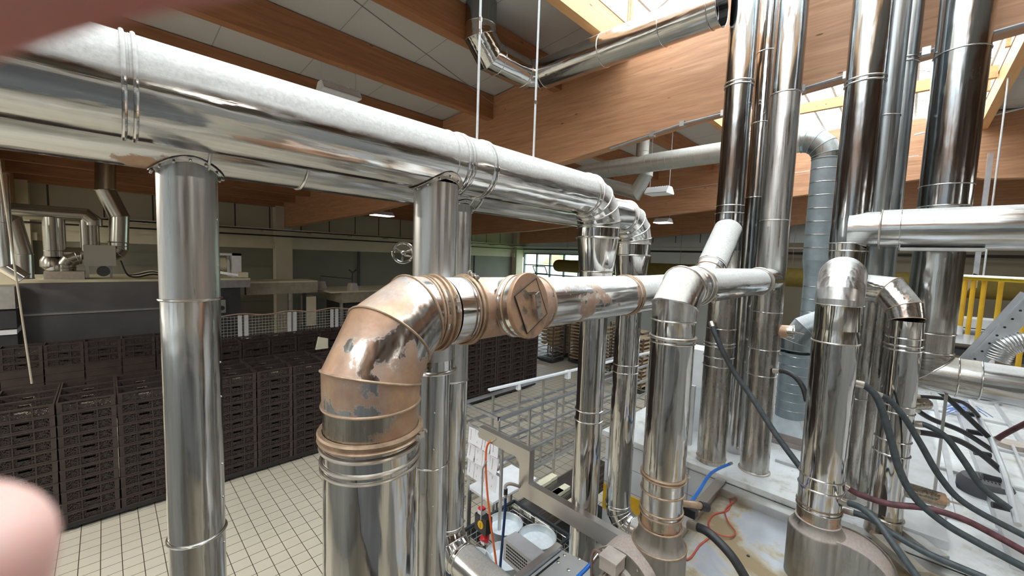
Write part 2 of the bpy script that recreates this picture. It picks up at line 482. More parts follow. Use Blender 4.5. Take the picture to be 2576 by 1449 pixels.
def clampband(root, C, d, R, w=.03, mat=None, side=None, bolt=True):
    C = V(C); d = V(d).normalized(); m = mat or CLAMP
    b = MB(); h = w/2
    b.lathe(C, d, [(-h, R-.004), (-h, R+.009), (-h*.6, R+.013), (-h*.3, R+.004), (h*.3, R+.004), (h*.6, R+.013), (h, R+.009), (h, R-.004)], 48, False)
    o = b.build('clamp_band', m, root, True)
    if bolt:
        sd = V(side).normalized() if side else frame(d)[0]
        tg = d.cross(sd).normalized(); q = C+sd*(R+.022)
        k = MB(); k.seg(q-tg*.035, q+tg*.035, .005, .005, n=10, caps=True)
        k.box(q-V((.008, .008, .008)), q+V((.008, .008, .008)))
        k.seg(q-tg*.033-d*.0, q-tg*.022, .010, .010, n=6, caps=True); k.seg(q+tg*.022, q+tg*.033, .010, .010, n=6, caps=True)
        k.build('clamp_bolt', CLAMP, o)
    return o
def vpipe(root, x, y, secs, mats):
    """secs: list of (z, radius); one section between each pair, ring kinds in mats"""
    for i in range(len(secs)-1):
        (z0, a), (z1, b) = secs[i], secs[i+1]
        m = mats[i % len(mats)] if isinstance(mats, list) else mats
        straight(root, (x, y, z0), (x, y, z1), a, m, b)
def vring(root, x, y, z, R, kind='bead', mat=None, side=None):
    if kind == 'bead': ring(root, (x, y, z), (0, 0, 1), R+.002, .006, mat)
    elif kind == 'double':
        ring(root, (x, y, z-.018), (0, 0, 1), R+.003, .008, mat); ring(root, (x, y, z+.018), (0, 0, 1), R+.003, .008, mat)
    elif kind == 'clamp': clampband(root, (x, y, z), (0, 0, 1), R, .035, mat, side)
def rivets(root, pts, r=.006, mat=None):
    for p in pts: MB().ball(p, r, 6).build('rivet', mat or BEAD, root, True)
def saddle(root, x, y, zc, Rh, Rv, mat, ax='x', fl=.035):
    """flared collar where a riser meets a round duct above it"""
    n = 64; mb = MB(); vs = []
    rows = [(Rv+.001, 0), (Rv+.004, .002), (Rv+fl, .002), (Rv+fl, .006)]
    for rr, off in rows:
        for i in range(n):
            t = 2*PI*i/n; cx, cyy = rr*math.cos(t), rr*math.sin(t)
            lat = cyy if ax == 'x' else cx
            lat = max(-Rh*.999, min(Rh*.999, lat))
            z = zc-math.sqrt((Rh+.003)**2-lat*lat)-off
            vs.append((x+cx, y+cyy, z))
    fs = [(k*n+i, k*n+(i+1) % n, (k+1)*n+(i+1) % n, (k+1)*n+i) for k in range(len(rows)-1) for i in range(n)]
    mb.add(vs, fs); mb.build('saddle_collar', mat, root, True)
    pts = []
    for i in range(14):
        t = 2*PI*i/14+.2; rr = Rv+fl*.55; cyy = rr*math.sin(t)
        lat = max(-Rh*.995, min(Rh*.995, cyy if ax == 'x' else rr*math.cos(t)))
        pts.append(V((x+rr*math.cos(t), y+cyy, zc-math.sqrt((Rh+.003)**2-lat*lat)-.008)))
    rivets(root, pts, .0055)
def spline(pts, k=8):
    pts = [V(p) for p in pts]; P = [pts[0]*2-pts[1]]+pts+[pts[-1]*2-pts[-2]]; out = []
    for i in range(1, len(P)-2):
        for j in range(k):
            t = j/k; a, b, c, d = P[i-1:i+3]
            out.append(.5*((2*b)+(-a+c)*t+(2*a-5*b+4*c-d)*t*t+(-a+3*b-3*c+d)*t**3))
    out.append(pts[-1]); return out

# ============================================================ THE HALL
RIDGE = 1.2
def roofz(y): return 7.70-.0706*abs(y-RIDGE)
XA, XB, YA, YB = -9.6, 21.5, -17.5, 20.0
struct('floor', MB().box((XA-.3, YA-.3, -.2), (XB+.3, YB+.3, 0)), FLOOR)
# roof sheets either side of the skylight
SK0, SK1 = -.85, 3.15
XSK = 16.0
mb = MB(); mb.prism([(XA, SK1+.065, roofz(SK1)), (XA, YB+.3, roofz(YB+.3)), (XA, YB+.3, roofz(YB+.3)+.25), (XA, SK1+.065, roofz(SK1)+.25)], (XB-XA+.3, 0, 0))
struct('ceiling', mb, CEIL)
mb = MB(); mb.prism([(XA, SK0-.065, roofz(SK0)), (XA, YA-.3, roofz(YA-.3)), (XA, YA-.3, roofz(YA-.3)+.25), (XA, SK0-.065, roofz(SK0)+.25)], (XB-XA+.3, 0, 0))
struct('ceiling', mb, CEIL)
struct('ceiling', MB().box((XSK, SK0, 7.705), (XB+.3, SK1, 7.9)), CEIL)
struct('trim_3', MB().box((XSK, SK0, 7.72), (XSK+.06, SK1, 8.9)), PLY)
struct('trim_4', MB().box((XA-.06, SK0, 7.6), (XA, SK1, 8.9)), PLY)
# skylight upstand: pale boards with light battens, then the glazed vault
for nm, y0, y1 in (('trim_1', SK1, SK1+.06), ('trim_2', SK0-.06, SK0)):
    struct(nm, MB().box((XA, y0, roofz(y0)-.0), (XB, y1, roofz(y0)+.62)), PLY)
def vault(t): # t 0..1 across the skylight
    y = SK0+(SK1-SK0)*t; return V((0, y, 8.05+.62*math.sin(PI*t)))
sky = bpy.data.objects.new('window_1', None); COL.objects.link(sky); sky['kind'] = 'structure'; ORG[sky.name] = V((0, 0, 0))
NG = 8
mb = MB()
for k in range(NG+1):
    p = vault(k/NG); mb.bar(p+V((XA, 0, 0)), p+V((XSK, 0, 0)), .05, .06)
x = XA
while x < XSK+.1:
    for k in range(NG): mb.bar(vault(k/NG)+V((x, 0, 0)), vault((k+1)/NG)+V((x, 0, 0)), .05, .05)
    x += 1.05
mb.build('glazing_bars', plain('white_glazing_bar', (.70, .70, .68), .5), sky)
mb = MB()
for k in range(NG):
    a, b = vault(k/NG), vault((k+1)/NG)
    mb.add([a+V((XA, 0, .03)), a+V((XSK, 0, .03)), b+V((XSK, 0, .03)), b+V((XA, 0, .03))], [(0, 1, 2, 3)])
mb.build('glass_pane', GLASS, sky)
mb = MB(); x = XA+.3
while x < XB:
    mb.box((x, SK1-.05, roofz(SK1)), (x+.07, SK1, roofz(SK1)+.6)); mb.box((x, SK0, roofz(SK0)), (x+.07, SK0+.05, roofz(SK0)+.6)); x += 2.1
mb.build('upstand_batten', WOODL, sky)

# end walls
mb = MB()
for a, b in ((YA, SK0), (SK1, YB)): pass
gab = [(XA, YA, 0), (XA, YB, 0), (XA, YB, roofz(YB)), (XA, SK1, roofz(SK1)+.6), (XA, 1.15, 8.8), (XA, SK0, roofz(SK0)+.6), (XA, YA, roofz(YA))]
struct('wall_left', MB().prism(gab, (-.3, 0, 0)), WALLR)
struct('wall_front', MB().box((XA, YA-.3, 0), (XB, YA, roofz(YA))), WALLP)
# back wall: panels above, lintel band, shutters between pillars
mb = MB(); mb.box((XA, YB, 4.95), (XB, YB+.3, roofz(YB)))
struct('wall_back', mb, WALLP)
mb = MB(); mb.box((XA, YB-.03, 4.15), (XB, YB+.3, 4.95)); mb.box((XA, YB+.12, 0), (XB, YB+.3, 4.15))
struct('wall_back', mb, CREAM)
PX = [-9.4, -1.95, 5.55, 13.1, 20.65]
for i in range(4):
    a, b = PX[i]+.33, PX[i+1]-.33
    d = MB(); d.box((a, YB+.03, 0), (b, YB+.1, 4.15))
    r = struct('door_%d' % (i+1), d, SHUT)
    d = MB(); m = a+(b-a)*(.5 if i != 2 else .47); d.box((m-.06, YB-.03, 0), (m+.06, YB+.05, 4.15))
    d.build('guide_rail', plain('shutter_guide_%d' % i, (.07, .075, .075), .5), r)
    d = MB(); z = .35
    while z < 4.1: d.box((a, YB+.015, z), (b, YB+.035, z+.012)); z += .5
    d.build('slat_joint', SHUT, r)
for i, px in enumerate(PX):
    mb = MB(); mb.box((px-.33, YB-.42, 0), (px+.33, YB+.02, 6.0)); mb.box((px-.45, YB-.30, 4.15), (px+.45, YB, 4.4))
    struct('trim_%d' % (10+i), mb, CREAM)

# right wall (X = XB) with the strip windows
WZ0, WZ1, WY0, WY1 = 2.35, 4.42, 10.3, 19.9
mb = MB()
mb.box((XB, 4.5, 0), (XB+.3, YB, WZ0)); mb.box((XB, 4.5, WZ1), (XB+.3, YB, 5.2))
mb.box((XB, 4.5, WZ0), (XB+.3, WY0, WZ1)); mb.box((XB, WY1, WZ0), (XB+.3, YB, WZ1))
struct('wall_right', mb, plain('pale_wall', (.60, .64, .65), .8, 0, .04, 1))
mb = MB(); gab2 = [(XB, YA, 5.2), (XB, YB, 5.2), (XB, YB, roofz(YB)), (XB, SK1, roofz(SK1)), (XB, SK1, 8.1), (XB, 1.15, 8.75), (XB, SK0, 8.1), (XB, SK0, roofz(SK0)), (XB, YA, roofz(YA))]
mb.prism(gab2, (.3, 0, 0)); struct('wall_right', mb, WALLR)
struct('wall_right', MB().box((XB, YA, 0), (XB+.3, 4.5, 5.2)), plain('dark_beige_wall', (.27, .24, .18), .8, 0, .05, 1))
w2 = bpy.data.objects.new('window_2', None); COL.objects.link(w2); w2['kind'] = 'structure'; ORG[w2.name] = V((0, 0, 0))
mb = MB(); y = WY0; n = 0
while y <= WY1+.01:
    mb.box((XB-.04, y-.05, WZ0), (XB+.1, y+.05, WZ1)); y += 1.2
for z in (WZ0, 3.0, 3.62, WZ1): mb.box((XB-.03, WY0, z-.04), (XB+.1, WY1, z+.04))
mb.build('window_frame', plain('window_frame_grey', (.09, .13, .15), .5), w2)
MB().add([(XB+.05, WY0, WZ0), (XB+.05, WY1, WZ0), (XB+.05, WY1, WZ1), (XB+.05, WY0, WZ1)], [(0, 1, 2, 3)]).build('glass_pane', GLASS, w2)
mb = MB()
yc = 18.2; mb.bar((XB-.05, yc-.55, 3.05), (XB-.35, yc-.55, 3.55), .05); mb.bar((XB-.05, yc+.55, 3.05), (XB-.35, yc+.55, 3.55), .05)
mb.bar((XB-.35, yc-.55, 3.55), (XB-.35, yc+.55, 3.55), .06); mb.bar((XB-.05, yc-.55, 3.05), (XB-.05, yc+.55, 3.05), .06)
mb.build('tilted_sash', plain('sash_dark', (.05, .07, .08), .5), w2)
# yard outside the window
whole('yard_ground', MB().box((XB+.5, -30, -.3), (110, 80, -.05)), GRASS, 'green grass yard outside the strip window', 'lawn')
for i in range(9):
    c = V((75+random.uniform(-8, 20), 30+i*7.5, 0)); t = thing('tree', 'green tree beyond the yard, %s from the right seen through the window' % ORD[i], 'tree', c, 'trees outside the window')
    m = MB(); m.seg(c, c+V((0, 0, 2.2)), .2, .15, n=8, caps=True); m.build('trunk', RACKB, t)
    m = MB()
    for k in range(9): m.ball(c+V((random.uniform(-1.6, 1.6), random.uniform(-2, 2), 2.6+random.uniform(0, 2))), random.uniform(.9, 1.5), 7)
    m.build('crown', LEAF, t, True)
b = thing('neighbouring_building', 'low pale building with red roof seen far off through the window', 'building', (60, 62, 0))
MB().box((58, 50, 0), (66, 72, 3.2)).build('walls', plain('far_wall', (.6, .55, .5)), b)
MB().prism([(58, 49, 3.2), (66, 49, 3.2), (62, 49, 5.4)], (0, 24, 0)).build('roof', plain('far_roof', (.42, .16, .10)), b)

# ---- glulam girders along Y (pitched, with gently rising underside)
def girder(X, label, th=.22):
    g = [(20, 5.08), (12, 5.30), (4.3, 5.81), (2.32, 6.04), (1.0, 6.15), (-.6, 6.28)]
    bot = [(y, z) for y, z in g]
    mir = [(2*RIDGE-2.4-y, z) for y, z in g[:-1]]
    poly = [(X, y, z) for y, z in bot]+[(X, y, z) for y, z in reversed(mir) if y > YA]+[(X, YA, 5.15), (X, YA, roofz(YA)-.02), (X, RIDGE, roofz(RIDGE)-.02), (X, YB, roofz(YB)-.02)]
    m = MB(); m.prism(poly, (th, 0, 0))
    o = m.build('glulam_girder', WOODY, None)
    tag(o, label, 'beam', 'main glulam girders')
girder(-2.1, 'brown glued timber girder ending at the left edge above the far oven')
girder(5.56, 'huge orange glued timber girder slanting up across the top right of the hall')
girder(13.1, 'second glued timber girder, beyond the hanging white lamps')
girder(20.6, 'farthest glued timber girder, close to the windowed end wall')
# ---- purlins along X between the girders
bays = [(-9.6, -2.1, 'bay behind the left girder'), (-1.88, 5.56, 'near bay'), (5.78, 13.1, 'middle bay'), (13.32, 20.6, 'far bay')]
ys = [4.43, 6.15, 7.87, 9.6, 11.3, 13.0, 14.7, 16.4, 18.1, 19.6]
for bx0, bx1, bn in bays:
    for k, y in enumerate(ys):
        m = MB(); m.box((bx0, y, roofz(y)-.46), (bx1, y+.16, roofz(y)-.013))
        m.v = [V((q.x, q.y, q.z)) for q in m.v]
        o = m.build('roof_purlin', WOODX, None); tag(o, 'orange wooden purlin, %s from the skylight, %s' % (ORD[k], bn), 'beam', 'roof purlins towards the back wall')
    for k, y in enumerate([-3.6, -5.3, -7.0, -8.7, -10.4, -12.1, -13.8, -15.5]):
        m = MB(); m.box((bx0, y, roofz(y)-.46), (bx1, y+.16, roofz(y)-.013))
        o = m.build('roof_purlin', WOODX, None); tag(o, 'wooden purlin on the right roof slope, %s from the skylight, %s' % (ORD[k], bn), 'beam', 'roof purlins on the right-hand slope')
    for y, nm in ((SK1, 'left'), (SK0-.14, 'right')):
        m = MB(); m.box((bx0, y, roofz(SK1)-.38), (bx1, y+.13, roofz(SK1)-.02))
        o = m.build('skylight_trimmer', WOODL, None); tag(o, 'bright orange timber trimmer along the %s edge of the skylight, %s' % (nm, bn), 'beam', 'skylight trimmers')
    for k, xx in enumerate([bx0+4.9]):
        if xx > XSK: continue
        m = MB(); m.box((xx, SK0, roofz(1)-.22), (xx+.1, SK1, roofz(1)-.02))
        o = m.build('skylight_crossbar', WOODL, None); tag(o, 'light timber crossbar spanning the skylight opening in the %s' % bn, 'beam', 'skylight crossbars')

# ---- steel wires, rails and cable trays
def wire(p, q, r, label, mat=WIRE, nm='steel_wire', cat='wire', sag=0., group=None):
    p, q = V(p), V(q); pts = [p.lerp(q, k/10)-V((0, 0, sag*4*(k/10)*(1-k/10))) for k in range(11)]
    return whole(nm, MB().tube(pts, r, 6), mat, label, cat, group=group, smooth=True)
wire(oz(890, 0, 7.1), oz(1255, 272, 7.0), .007, 'thin dark bracing wire crossing the white ceiling diagonally above the big duct')
wire(ox(1095, 30, 5.2), ox(1500, 100, 5.4), .005, 'thin grey wire crossing behind the bent overhead duct')
wire(V((13.0, 6.5, 6.45)), V((13.0, 0, 6.75)), .008, 'pale wire stretched along the second girder behind the hanging lamps', ROD)
t = thing('cable_tray', 'long grey cable tray along the back wall above the shutters', 'cable tray', (XA, YB-.5, 4.9))
m = MB(); m.box((XA+.2, YB-.6, 4.92), (XB-.2, YB-.4, 4.96)); m.box((XA+.2, YB-.6, 4.92), (XB-.2, YB-.59, 5.0)); m.build('tray', FRAMEG, t)
m = MB(); m.tube([(XA+.2, YB-.5, 4.70), (XB-.2, YB-.5, 4.70)], .03, 8); m.build('conduit', BLACK, t)
x = XA+1
while x < XB:
    m = MB(); m.box((x, YB-.62, 4.86), (x+.25, YB-.1, 4.9)); m.build('bracket', FRAMEG, t); x += 1.9
t = thing('cable_tray', 'grey cable tray with dark pipe along the windowed end wall', 'cable tray', (XB-.5, 0, 4.9))
m = MB(); m.box((XB-.6, YA+.2, 4.92), (XB-.4, YB-.2, 4.97)); m.build('tray', FRAMEG, t)
m = MB(); m.tube([(XB-.5, YA+.2, 4.72), (XB-.5, YB-.2, 4.72)], .05, 8); m.build('conduit', BLACK, t)
# ---- ductwork conduit under the big girder
t = thing('cable_conduit', 'thin grey conduit clipped under the big girder', 'conduit', (5.5, 2, 6.0))
g = [ox(1535, 375, 5.5), ox(1640, 338, 5.5), ox(1716, 312, 5.5), ox(1820, 285, 5.5), ox(2018, 224, 5.5), ox(2130, 190, 5.5), ox(2330, 130, 5.5), ox(2576, 60, 5.5)]
MB().tube(g, .017, 8).build('pipe', plain('conduit_grey', (.28, .28, .28), .5, .5), t, True)
for k in range(1, 7): MB().box(g[k]-V((.02, .03, .03)), g[k]+V((.05, .03, .04))).build('clip', FRAMEG, t)

# ---- hanging lamps
def lamp(p, L, label, lit=False, ax='x', W_=.36):
    p = V(p); t = thing('hanging_lamp', label, 'lamp', p, 'hall lamps')
    h = .13
    d = V((1, 0, 0)) if ax == 'x' else V((0, 1, 0)); s = V((0, 1, 0)) if ax == 'x' else V((1, 0, 0))
    a, b = p-d*L/2, p+d*L/2
    m = MB(); pts = []
    for q in (a, b): pts += [q-s*W_/2, q+s*W_/2, q+s*W_*.22+V((0, 0, h)), q-s*W_*.22+V((0, 0, h))]
    m.add(pts, [(4, 5, 6, 7), (3, 2, 1, 0), (1, 2, 6, 5), (2, 3, 7, 6), (3, 0, 4, 7)])
    n = int(L/.04)
    for k in range(n):
        q = a+d*(L*(k+.5)/n)
        m.box(q-s*W_*.22-V((.006, .006, 0))+V((0, 0, h)), q+s*W_*.22+V((.006, .006, .012))+V((0, 0, h)))
    m.build('housing', WHITE, t)
    m = MB(); m.box(a-s*W_*.46-V((0, 0, .02)), b+s*W_*.46-V((0, 0, .001))); m.build('diffuser', LAMP if lit else WHITE, t)
    for q in (a+d*.03, b-d*.03):
        MB().tube([q+V((0, 0, h)), V((q.x, q.y, roofz(q.y)))], .006, 6).build('suspension_cable', ROD, t)
lamp(oy(853, 250, 6.9)+V((0, 0, .07)), .62, 'white ribbed hanging lamp just above the big dusty duct', ax='x')
lamp(ox(1658, 487, 8.6), .50, 'white hanging lamp under the spiral duct, nearer of the pair by the second girder', ax='y', W_=.42)
lamp(ox(1668, 560, 13.6), .5, 'lit oval hanging lamp below the second girder', True, 'y', .5)
lamp(oy(961, 542, 14.), .75, 'lit flat hanging lamp in front of the back wall, between the ducts', True, 'x', .5)

def fill_light(p, e, sx_=1.2, sy_=.3):
    l = bpy.data.lights.new('fill_lamp_light', 'AREA'); l.shape = 'RECTANGLE'; l.size = sx_; l.size_y = sy_; l.energy = e; l.color = (1, .95, .84)
    o = bpy.data.objects.new('fill_lamp_light', l); COL.objects.link(o); o.location = V(p)-V((0, 0, .03))
n_ = 0
for (lx, ly) in ((-6.3, 17.2), (-6.3, 12.2), (-4.5, 6.9), (-5, -6), (1.5, -6.5), (8.5, -6.5), (15, -5)):  # lamps added out of view as ambient fill for the hall
    lamp((lx, ly, 5.75), 1.25, 'unseen long lamp added as hall fill, %s counted from the left' % ORD[n_], True, 'x', .3); n_ += 1
    fill_light((lx, ly, 5.73), 150 if lx < -4.4 and ly > 0 else 50)

# ============================================================ DUCTS AND FLUES
YM, ZM, RM = 1.70, H+.465, .15           # big dusty duct
YR, ZR, RR = 2.10, H+.449, .160         # duct behind it
# --- main duct
t = thing('large_horizontal_duct', 'large dusty polished steel duct across the upper left, turning down near the centre', 'duct', (1.5, YM, ZM))
XE = 2.655
xs = [-3.0, -1.01, .063, 1.305]
for i in range(3):
    straight(t, (xs[i], YM, ZM), (xs[i+1], YM, ZM), RM-.0015*(i % 2), S['xw'])
straight(t, (1.305, YM, ZM), (1.44, YM, ZM), RM+.001, S['xw'])
straight(t, (1.44, YM, ZM), (XE-.225, YM, ZM), RM-.0015, S['xw'])
for xx in (-1.01, .063, 1.275, 1.44):
    for dx in (-.012, .012): ring(t, (xx+dx, YM, ZM), (1, 0, 0), RM+.0015, .006, S['xw'])
for xx in (1.305, 1.20): ring(t, (xx, YM, ZM), (1, 0, 0), RM+.001, .0026, S['xw'])
EP = bend((0, YM, ZM), (XE, YM, ZM), (XE, YM, ZM-1), .225, 5)
gored(t, EP, [RM, RM+.002, RM+.006, RM+.009, RM+.010, RM+.008], S['xw'], bead=.005)
zc = EP[-1].z
straight(t, (XE, YM, zc), (XE, YM, zc-.075), .157, S['zm'])
ring(t, (XE, YM, zc-.075), (0, 0, 1), .160, .008)
straight(t, (XE, YM, zc-.075), (XE, YM, zc-.33), .158, S['zm'], .129, 'reducer')
ring(t, (XE, YM, zc-.33), (0, 0, 1), .131, .006)
vpipe(t, XE, YM, [(zc-.33, .128), (3.78, .128), (3.72, .106), (2.972, .105), (2.897, .1065), (.02, .104)], [S['zm'], S['z'], S['zm'], S['zm']])
for z in (2.972, 2.89): ring(t, (XE, YM, z), (0, 0, 1), .109, .005)
# --- riser 2 into the main duct
x = 1.17; R = .110
t = thing('duct_riser', 'tall polished steel riser meeting the big dusty duct at a riveted collar, left of centre', 'duct', (x, YM, 0))
ztop = ZM-math.sqrt(RM**2-.052**2)
saddle(t, x, YM, ZM, RM, R, S['xd'], fl=.026)
vpipe(t, x, YM, [(3.55, R), (3.62, R), (ztop+.02, R)], [S['zm'], S['zh']])
ring(t, (x, YM, 3.56), (0, 0, 1), R+.0045, .009)
vpipe(t, x, YM, [(.02, .0885), (2.2, .0885), (3.06, .088), (3.55, .0885)], [S['z']])
for z in (2.2, 3.06): ring(t, (x, YM, z), (0, 0, 1), .09, .004)
rivets(t, [(x-.04, YM-.083, z) for z in (3.36, 3.17, 2.87, 2.61)], .0045)
# --- rear duct with its drop behind the first elbow
t = thing('rear_horizontal_duct', 'slightly rusty second duct running behind and below the big dusty duct', 'duct', (1.5, YR, ZR))
XR = 3.96
segs = [-3.5, .30, .66, 1.635, 1.71, XR-.27]
for i in range(len(segs)-1):
    straight(t, (segs[i], YR, ZR), (segs[i+1], YR, ZR), RR-.0015*(i % 2), S['x'] if i else S['rusts'])
for xx in segs[1:-1]: ring(t, (xx, YR, ZR), (1, 0, 0), RR+.002, .006)
EQ = bend((0, YR, ZR), (XR, YR, ZR), (XR, YR, ZR-1), .27, 5)
gored(t, EQ, [RR, RR+.006, RR+.014, RR+.022, RR+.026, RR+.026], S['xw'], bead=.006)
zq = EQ[-1].z
ring(t, (XR, YR, zq-.12), (0, 0, 1), .189, .008)
straight(t, (XR, YR, zq), (XR, YR, zq-.12), .186, S['zm'], .187)
straight(t, (XR, YR, zq-.12), (XR, YR, zq-.435), .187, S['zm'], .146, 'reducer')
ring(t, (XR, YR, zq-.435), (0, 0, 1), .149, .006)
vpipe(t, XR, YR, [(zq-.435, .146), (3.80, .146), (3.70, .1335), (3.03, .1335), (2.955, .134), (1.44, .133)], [S['zm'], S['z'], S['zm'], S['zm']])
for z in (3.03, 2.945): ring(t, (XR, YR, z), (0, 0, 1), .1365, .005)
EL = bend((XR, YR, 2), (XR, YR, 1.23), (XR, YR-2, 1.23), .21, 6)
gored(t, EL, .133, S['ym'], bead=.0045)
straight(t, EL[-1], EL[-1]+V((0, -.4, 0)), .133, S['y'])
# --- riser 1 (left) into the rear duct
x = .244; R = .100
t = thing('duct_riser', 'thick polished steel riser at the left, from the floor to the rear duct collar', 'duct', (x, YR, 0))
saddle(t, x, YR, ZR, RR, R, S['x'], fl=.023)
vpipe(t, x, YR, [(.02, R), (1.35, R), (2.91, R-.001), (3.932, R), (ZR-RR*.8, R-.0015)], [S['z'], S['z'], S['z'], S['zh']])
for z in (3.932, 2.912, 1.35): ring(t, (x, YR, z), (0, 0, 1), R+.002, .0052)
rivets(t, [(x+.086, YR-.051, z) for z in (4.26, 4.07, 3.66, 3.51, 3.21, 3.06, 2.85, 2.57)], .0045)
m = MB(); m.lathe((x, YR, 0), (0, 0, 1), [(0, .15), (.02, .15), (.025, .102)]); m.build('floor_flange', S['z'], t, True)
# --- riser 2b behind, going down into an elbow
x = 1.598; R = .1045
t = thing('duct_riser', 'slim bright riser just right of the centre ducts, bending away at the lower edge', 'duct', (x, YR, 1.5))
saddle(t, x, YR, ZR, RR, R, S['x'], fl=.023)
zb = 2.32
vpipe(t, x, YR, [(zb, R), (3.325, R), (ZR-RR*.8, R-.001)], [S['zm'], S['zh']])
ring(t, (x, YR, 3.325), (0, 0, 1), R+.002, .0045)
rivets(t, [(x+.101, YR-.023, z) for z in (3.21, 3.06, 2.91, 2.76, 2.61, 2.46)], .004)
EB = bend((x, YR, 3), (x, YR, zb-.18), (x, YR-2, zb-.18), .18, 4)
gored(t, EB, R, S['ym'], bead=.004)
straight(t, EB[-1], EB[-1]+V((0, -.85, 0)), R, S['y'])

# --- rust stained elbow, tee with square hatch, pipe to the right
RX, RY = .655, 1.325; CY, CZ, CR = 1.40, H-.243, .137
t = thing('rust_stained_flue', 'rust stained flue with a wide foreground elbow, capped tee and pipe to the right', 'flue', (RX, RY, 0))
rr = .165
vpipe(t, RX, RY, [(.3, rr-.003), (2.0, rr-.003), (3.40, rr-.003)], [S['zm'], S['zm']])
straight(t, (RX, RY, 3.40), (RX, RY, 3.50), rr, S['zm'])
straight(t, (RX, RY, 3.50), (RX, RY, 3.625), rr-.003, S['ruststub'])
for z, b in ((3.40, .005), (3.425, .006), (3.475, .008)): ring(t, (RX, RY, z), (0, 0, 1), rr+.003, b, CLAMP)
clampband(t, (RX, RY, 3.515), (0, 0, 1), rr+.003, .035, BEADR, (.55, -.83, 0))
c = V((RX, RY, CZ)); P0 = V((RX, RY, 3.685)); n2 = V((RX+.40, CY-.01, CZ))
E1 = [P0, V((RX+.015, RY, 3.80)), V((RX+.13, RY+.02, CZ-.01)), V((RX+.27, CY-.02, CZ)), V((RX+.34, CY-.01, CZ))]
P0 = V((RX, RY, 3.62))
E1 = [P0, V((RX, RY, 3.705)), V((RX+.077, RY+.025, 3.835)), V((RX+.205, CY-.012, CZ)), V((RX+.245, CY-.01, CZ))]
gored(t, E1, [rr, rr+.002, rr+.001, .155, .150], S['rust'], bead=.0045, bmat=BEADR)
e = E1[-1]; XT = RX+.66
straight(t, e, (e.x+.09, CY-.01, CZ), .150, S['rusth'], .147)
straight(t, (e.x+.09, CY-.01, CZ), (e.x+.24, CY, CZ), .146, S['rusts'], .144)
for dx, R_ in ((.02, .152), (.05, .152), (.075, .152), (.19, .150), (.21, .149), (.235, .148)): ring(t, (e.x+dx, CY-.01, CZ), (1, 0, 0), R_, .004, BEADR)
clampband(t, (e.x+.055, CY-.01, CZ), (1, 0, 0), .150, .025, BEADR, (0, -.75, .25))
clampband(t, (e.x+.225, CY, CZ), (1, 0, 0), .147, .022, BEADR, (0, -.35, .93))
TX = e.x+.415
straight(t, (e.x+.24, CY, CZ), (TX+.30, CY, CZ), .144, S['rusth'], .140, 'tee_body')
# stub towards the viewer with flat cap
nB = V((.12, -.98, .13)).normalized(); uB = V((0, 0, 1)).cross(nB).normalized(); wB = nB.cross(uB)
T0 = V((TX, CY, CZ)); C0 = T0+nB*.20
m = MB(); m.seg(T0+nB*.02, C0-nB*.05, .128, .132, n=44); m.build('tee_branch', S['rusth'], t, True)
m = MB(); m.lathe(C0, -nB, [(.08, .134), (.07, .143), (.048, .137), (.005, .146)], 48, False); m.build('branch_collar', S['rusts'], t, True)
for dy in (.079, .048): ring(t, C0-nB*dy, nB, .140, .005, BEADR)
HATM = steel('brown_hatch', 'x', base=.28, tint=(1, .84, .68), rough=.5, rust=.80, dirt=1.0, wav=.06)
cap = MB(); cap.lathe(C0+nB*.012, -nB, [(0, .146), (.004, .150), (.02, .150)], 48); cp = cap.build('end_cap', HATM, t, True)
def sq(s, a, off):
    return [C0+nB*off+uB*(s*math.cos(a+k*PI/2))+wB*(s*math.sin(a+k*PI/2)) for k in range(4)]
a0 = math.radians(68)
m = MB(); q = sq(.130, a0, .013); m.prism(q, nB*.004); hp = m.build('hatch_plate', HATM, t)
m = MB(); q = sq(.131, a0, .0165)
for k in range(4): m.bar(q[k], q[(k+1) % 4], .004, .003)
m.build('hatch_joint', SLOT, t)
m = MB(); q0 = C0+nB*.017+uB*.0+wB*.055; dv = (uB*.35-wB*.94).normalized(); q1 = q0+dv*.12
m.bar(q0, q0+nB*.035, .035, .012); m.bar(q0+nB*.035, q1+nB*.012, .036, .004, nB); m.bar(q1, q1+nB*.014, .036, .012)
m.build('hatch_handle', steel('worn_handle', 'x', base=.55, tint=(1, .9, .8), rough=.3, rust=.4, wav=.05), t)
ring(t, (TX+.30, CY, CZ), (1, 0, 0), .141, .006, BEADR)
XJ = 2.98
straight(t, (TX+.30, CY, CZ), (XJ-.42, CY, CZ), .137, S['rusts'])
straight(t, (XJ-.42, CY, CZ), (XJ, CY, CZ), .137, S['xw'])
for dx in (-.035, 0, .02): ring(t, (XJ+dx-.40, CY, CZ), (1, 0, 0), .140, .0055, BEADR)
straight(t, (XJ, CY, CZ), (4.16, CY+.0, CZ+.02), .137, S['xw'])
# slanted branch up into the next flue
A = V((4.10, CY, CZ+.03)); B = V((4.76, CY+.01, CZ+.62))
straight(t, A, A.lerp(B, .30), .136, S['rusts'])
ring(t, A.lerp(B, .22), B-A, .139, .005, BEADR); ring(t, A.lerp(B, .32), B-A, .139, .005)
straight(t, A.lerp(B, .30), B, .139, S['xw'], name='slanted_branch')

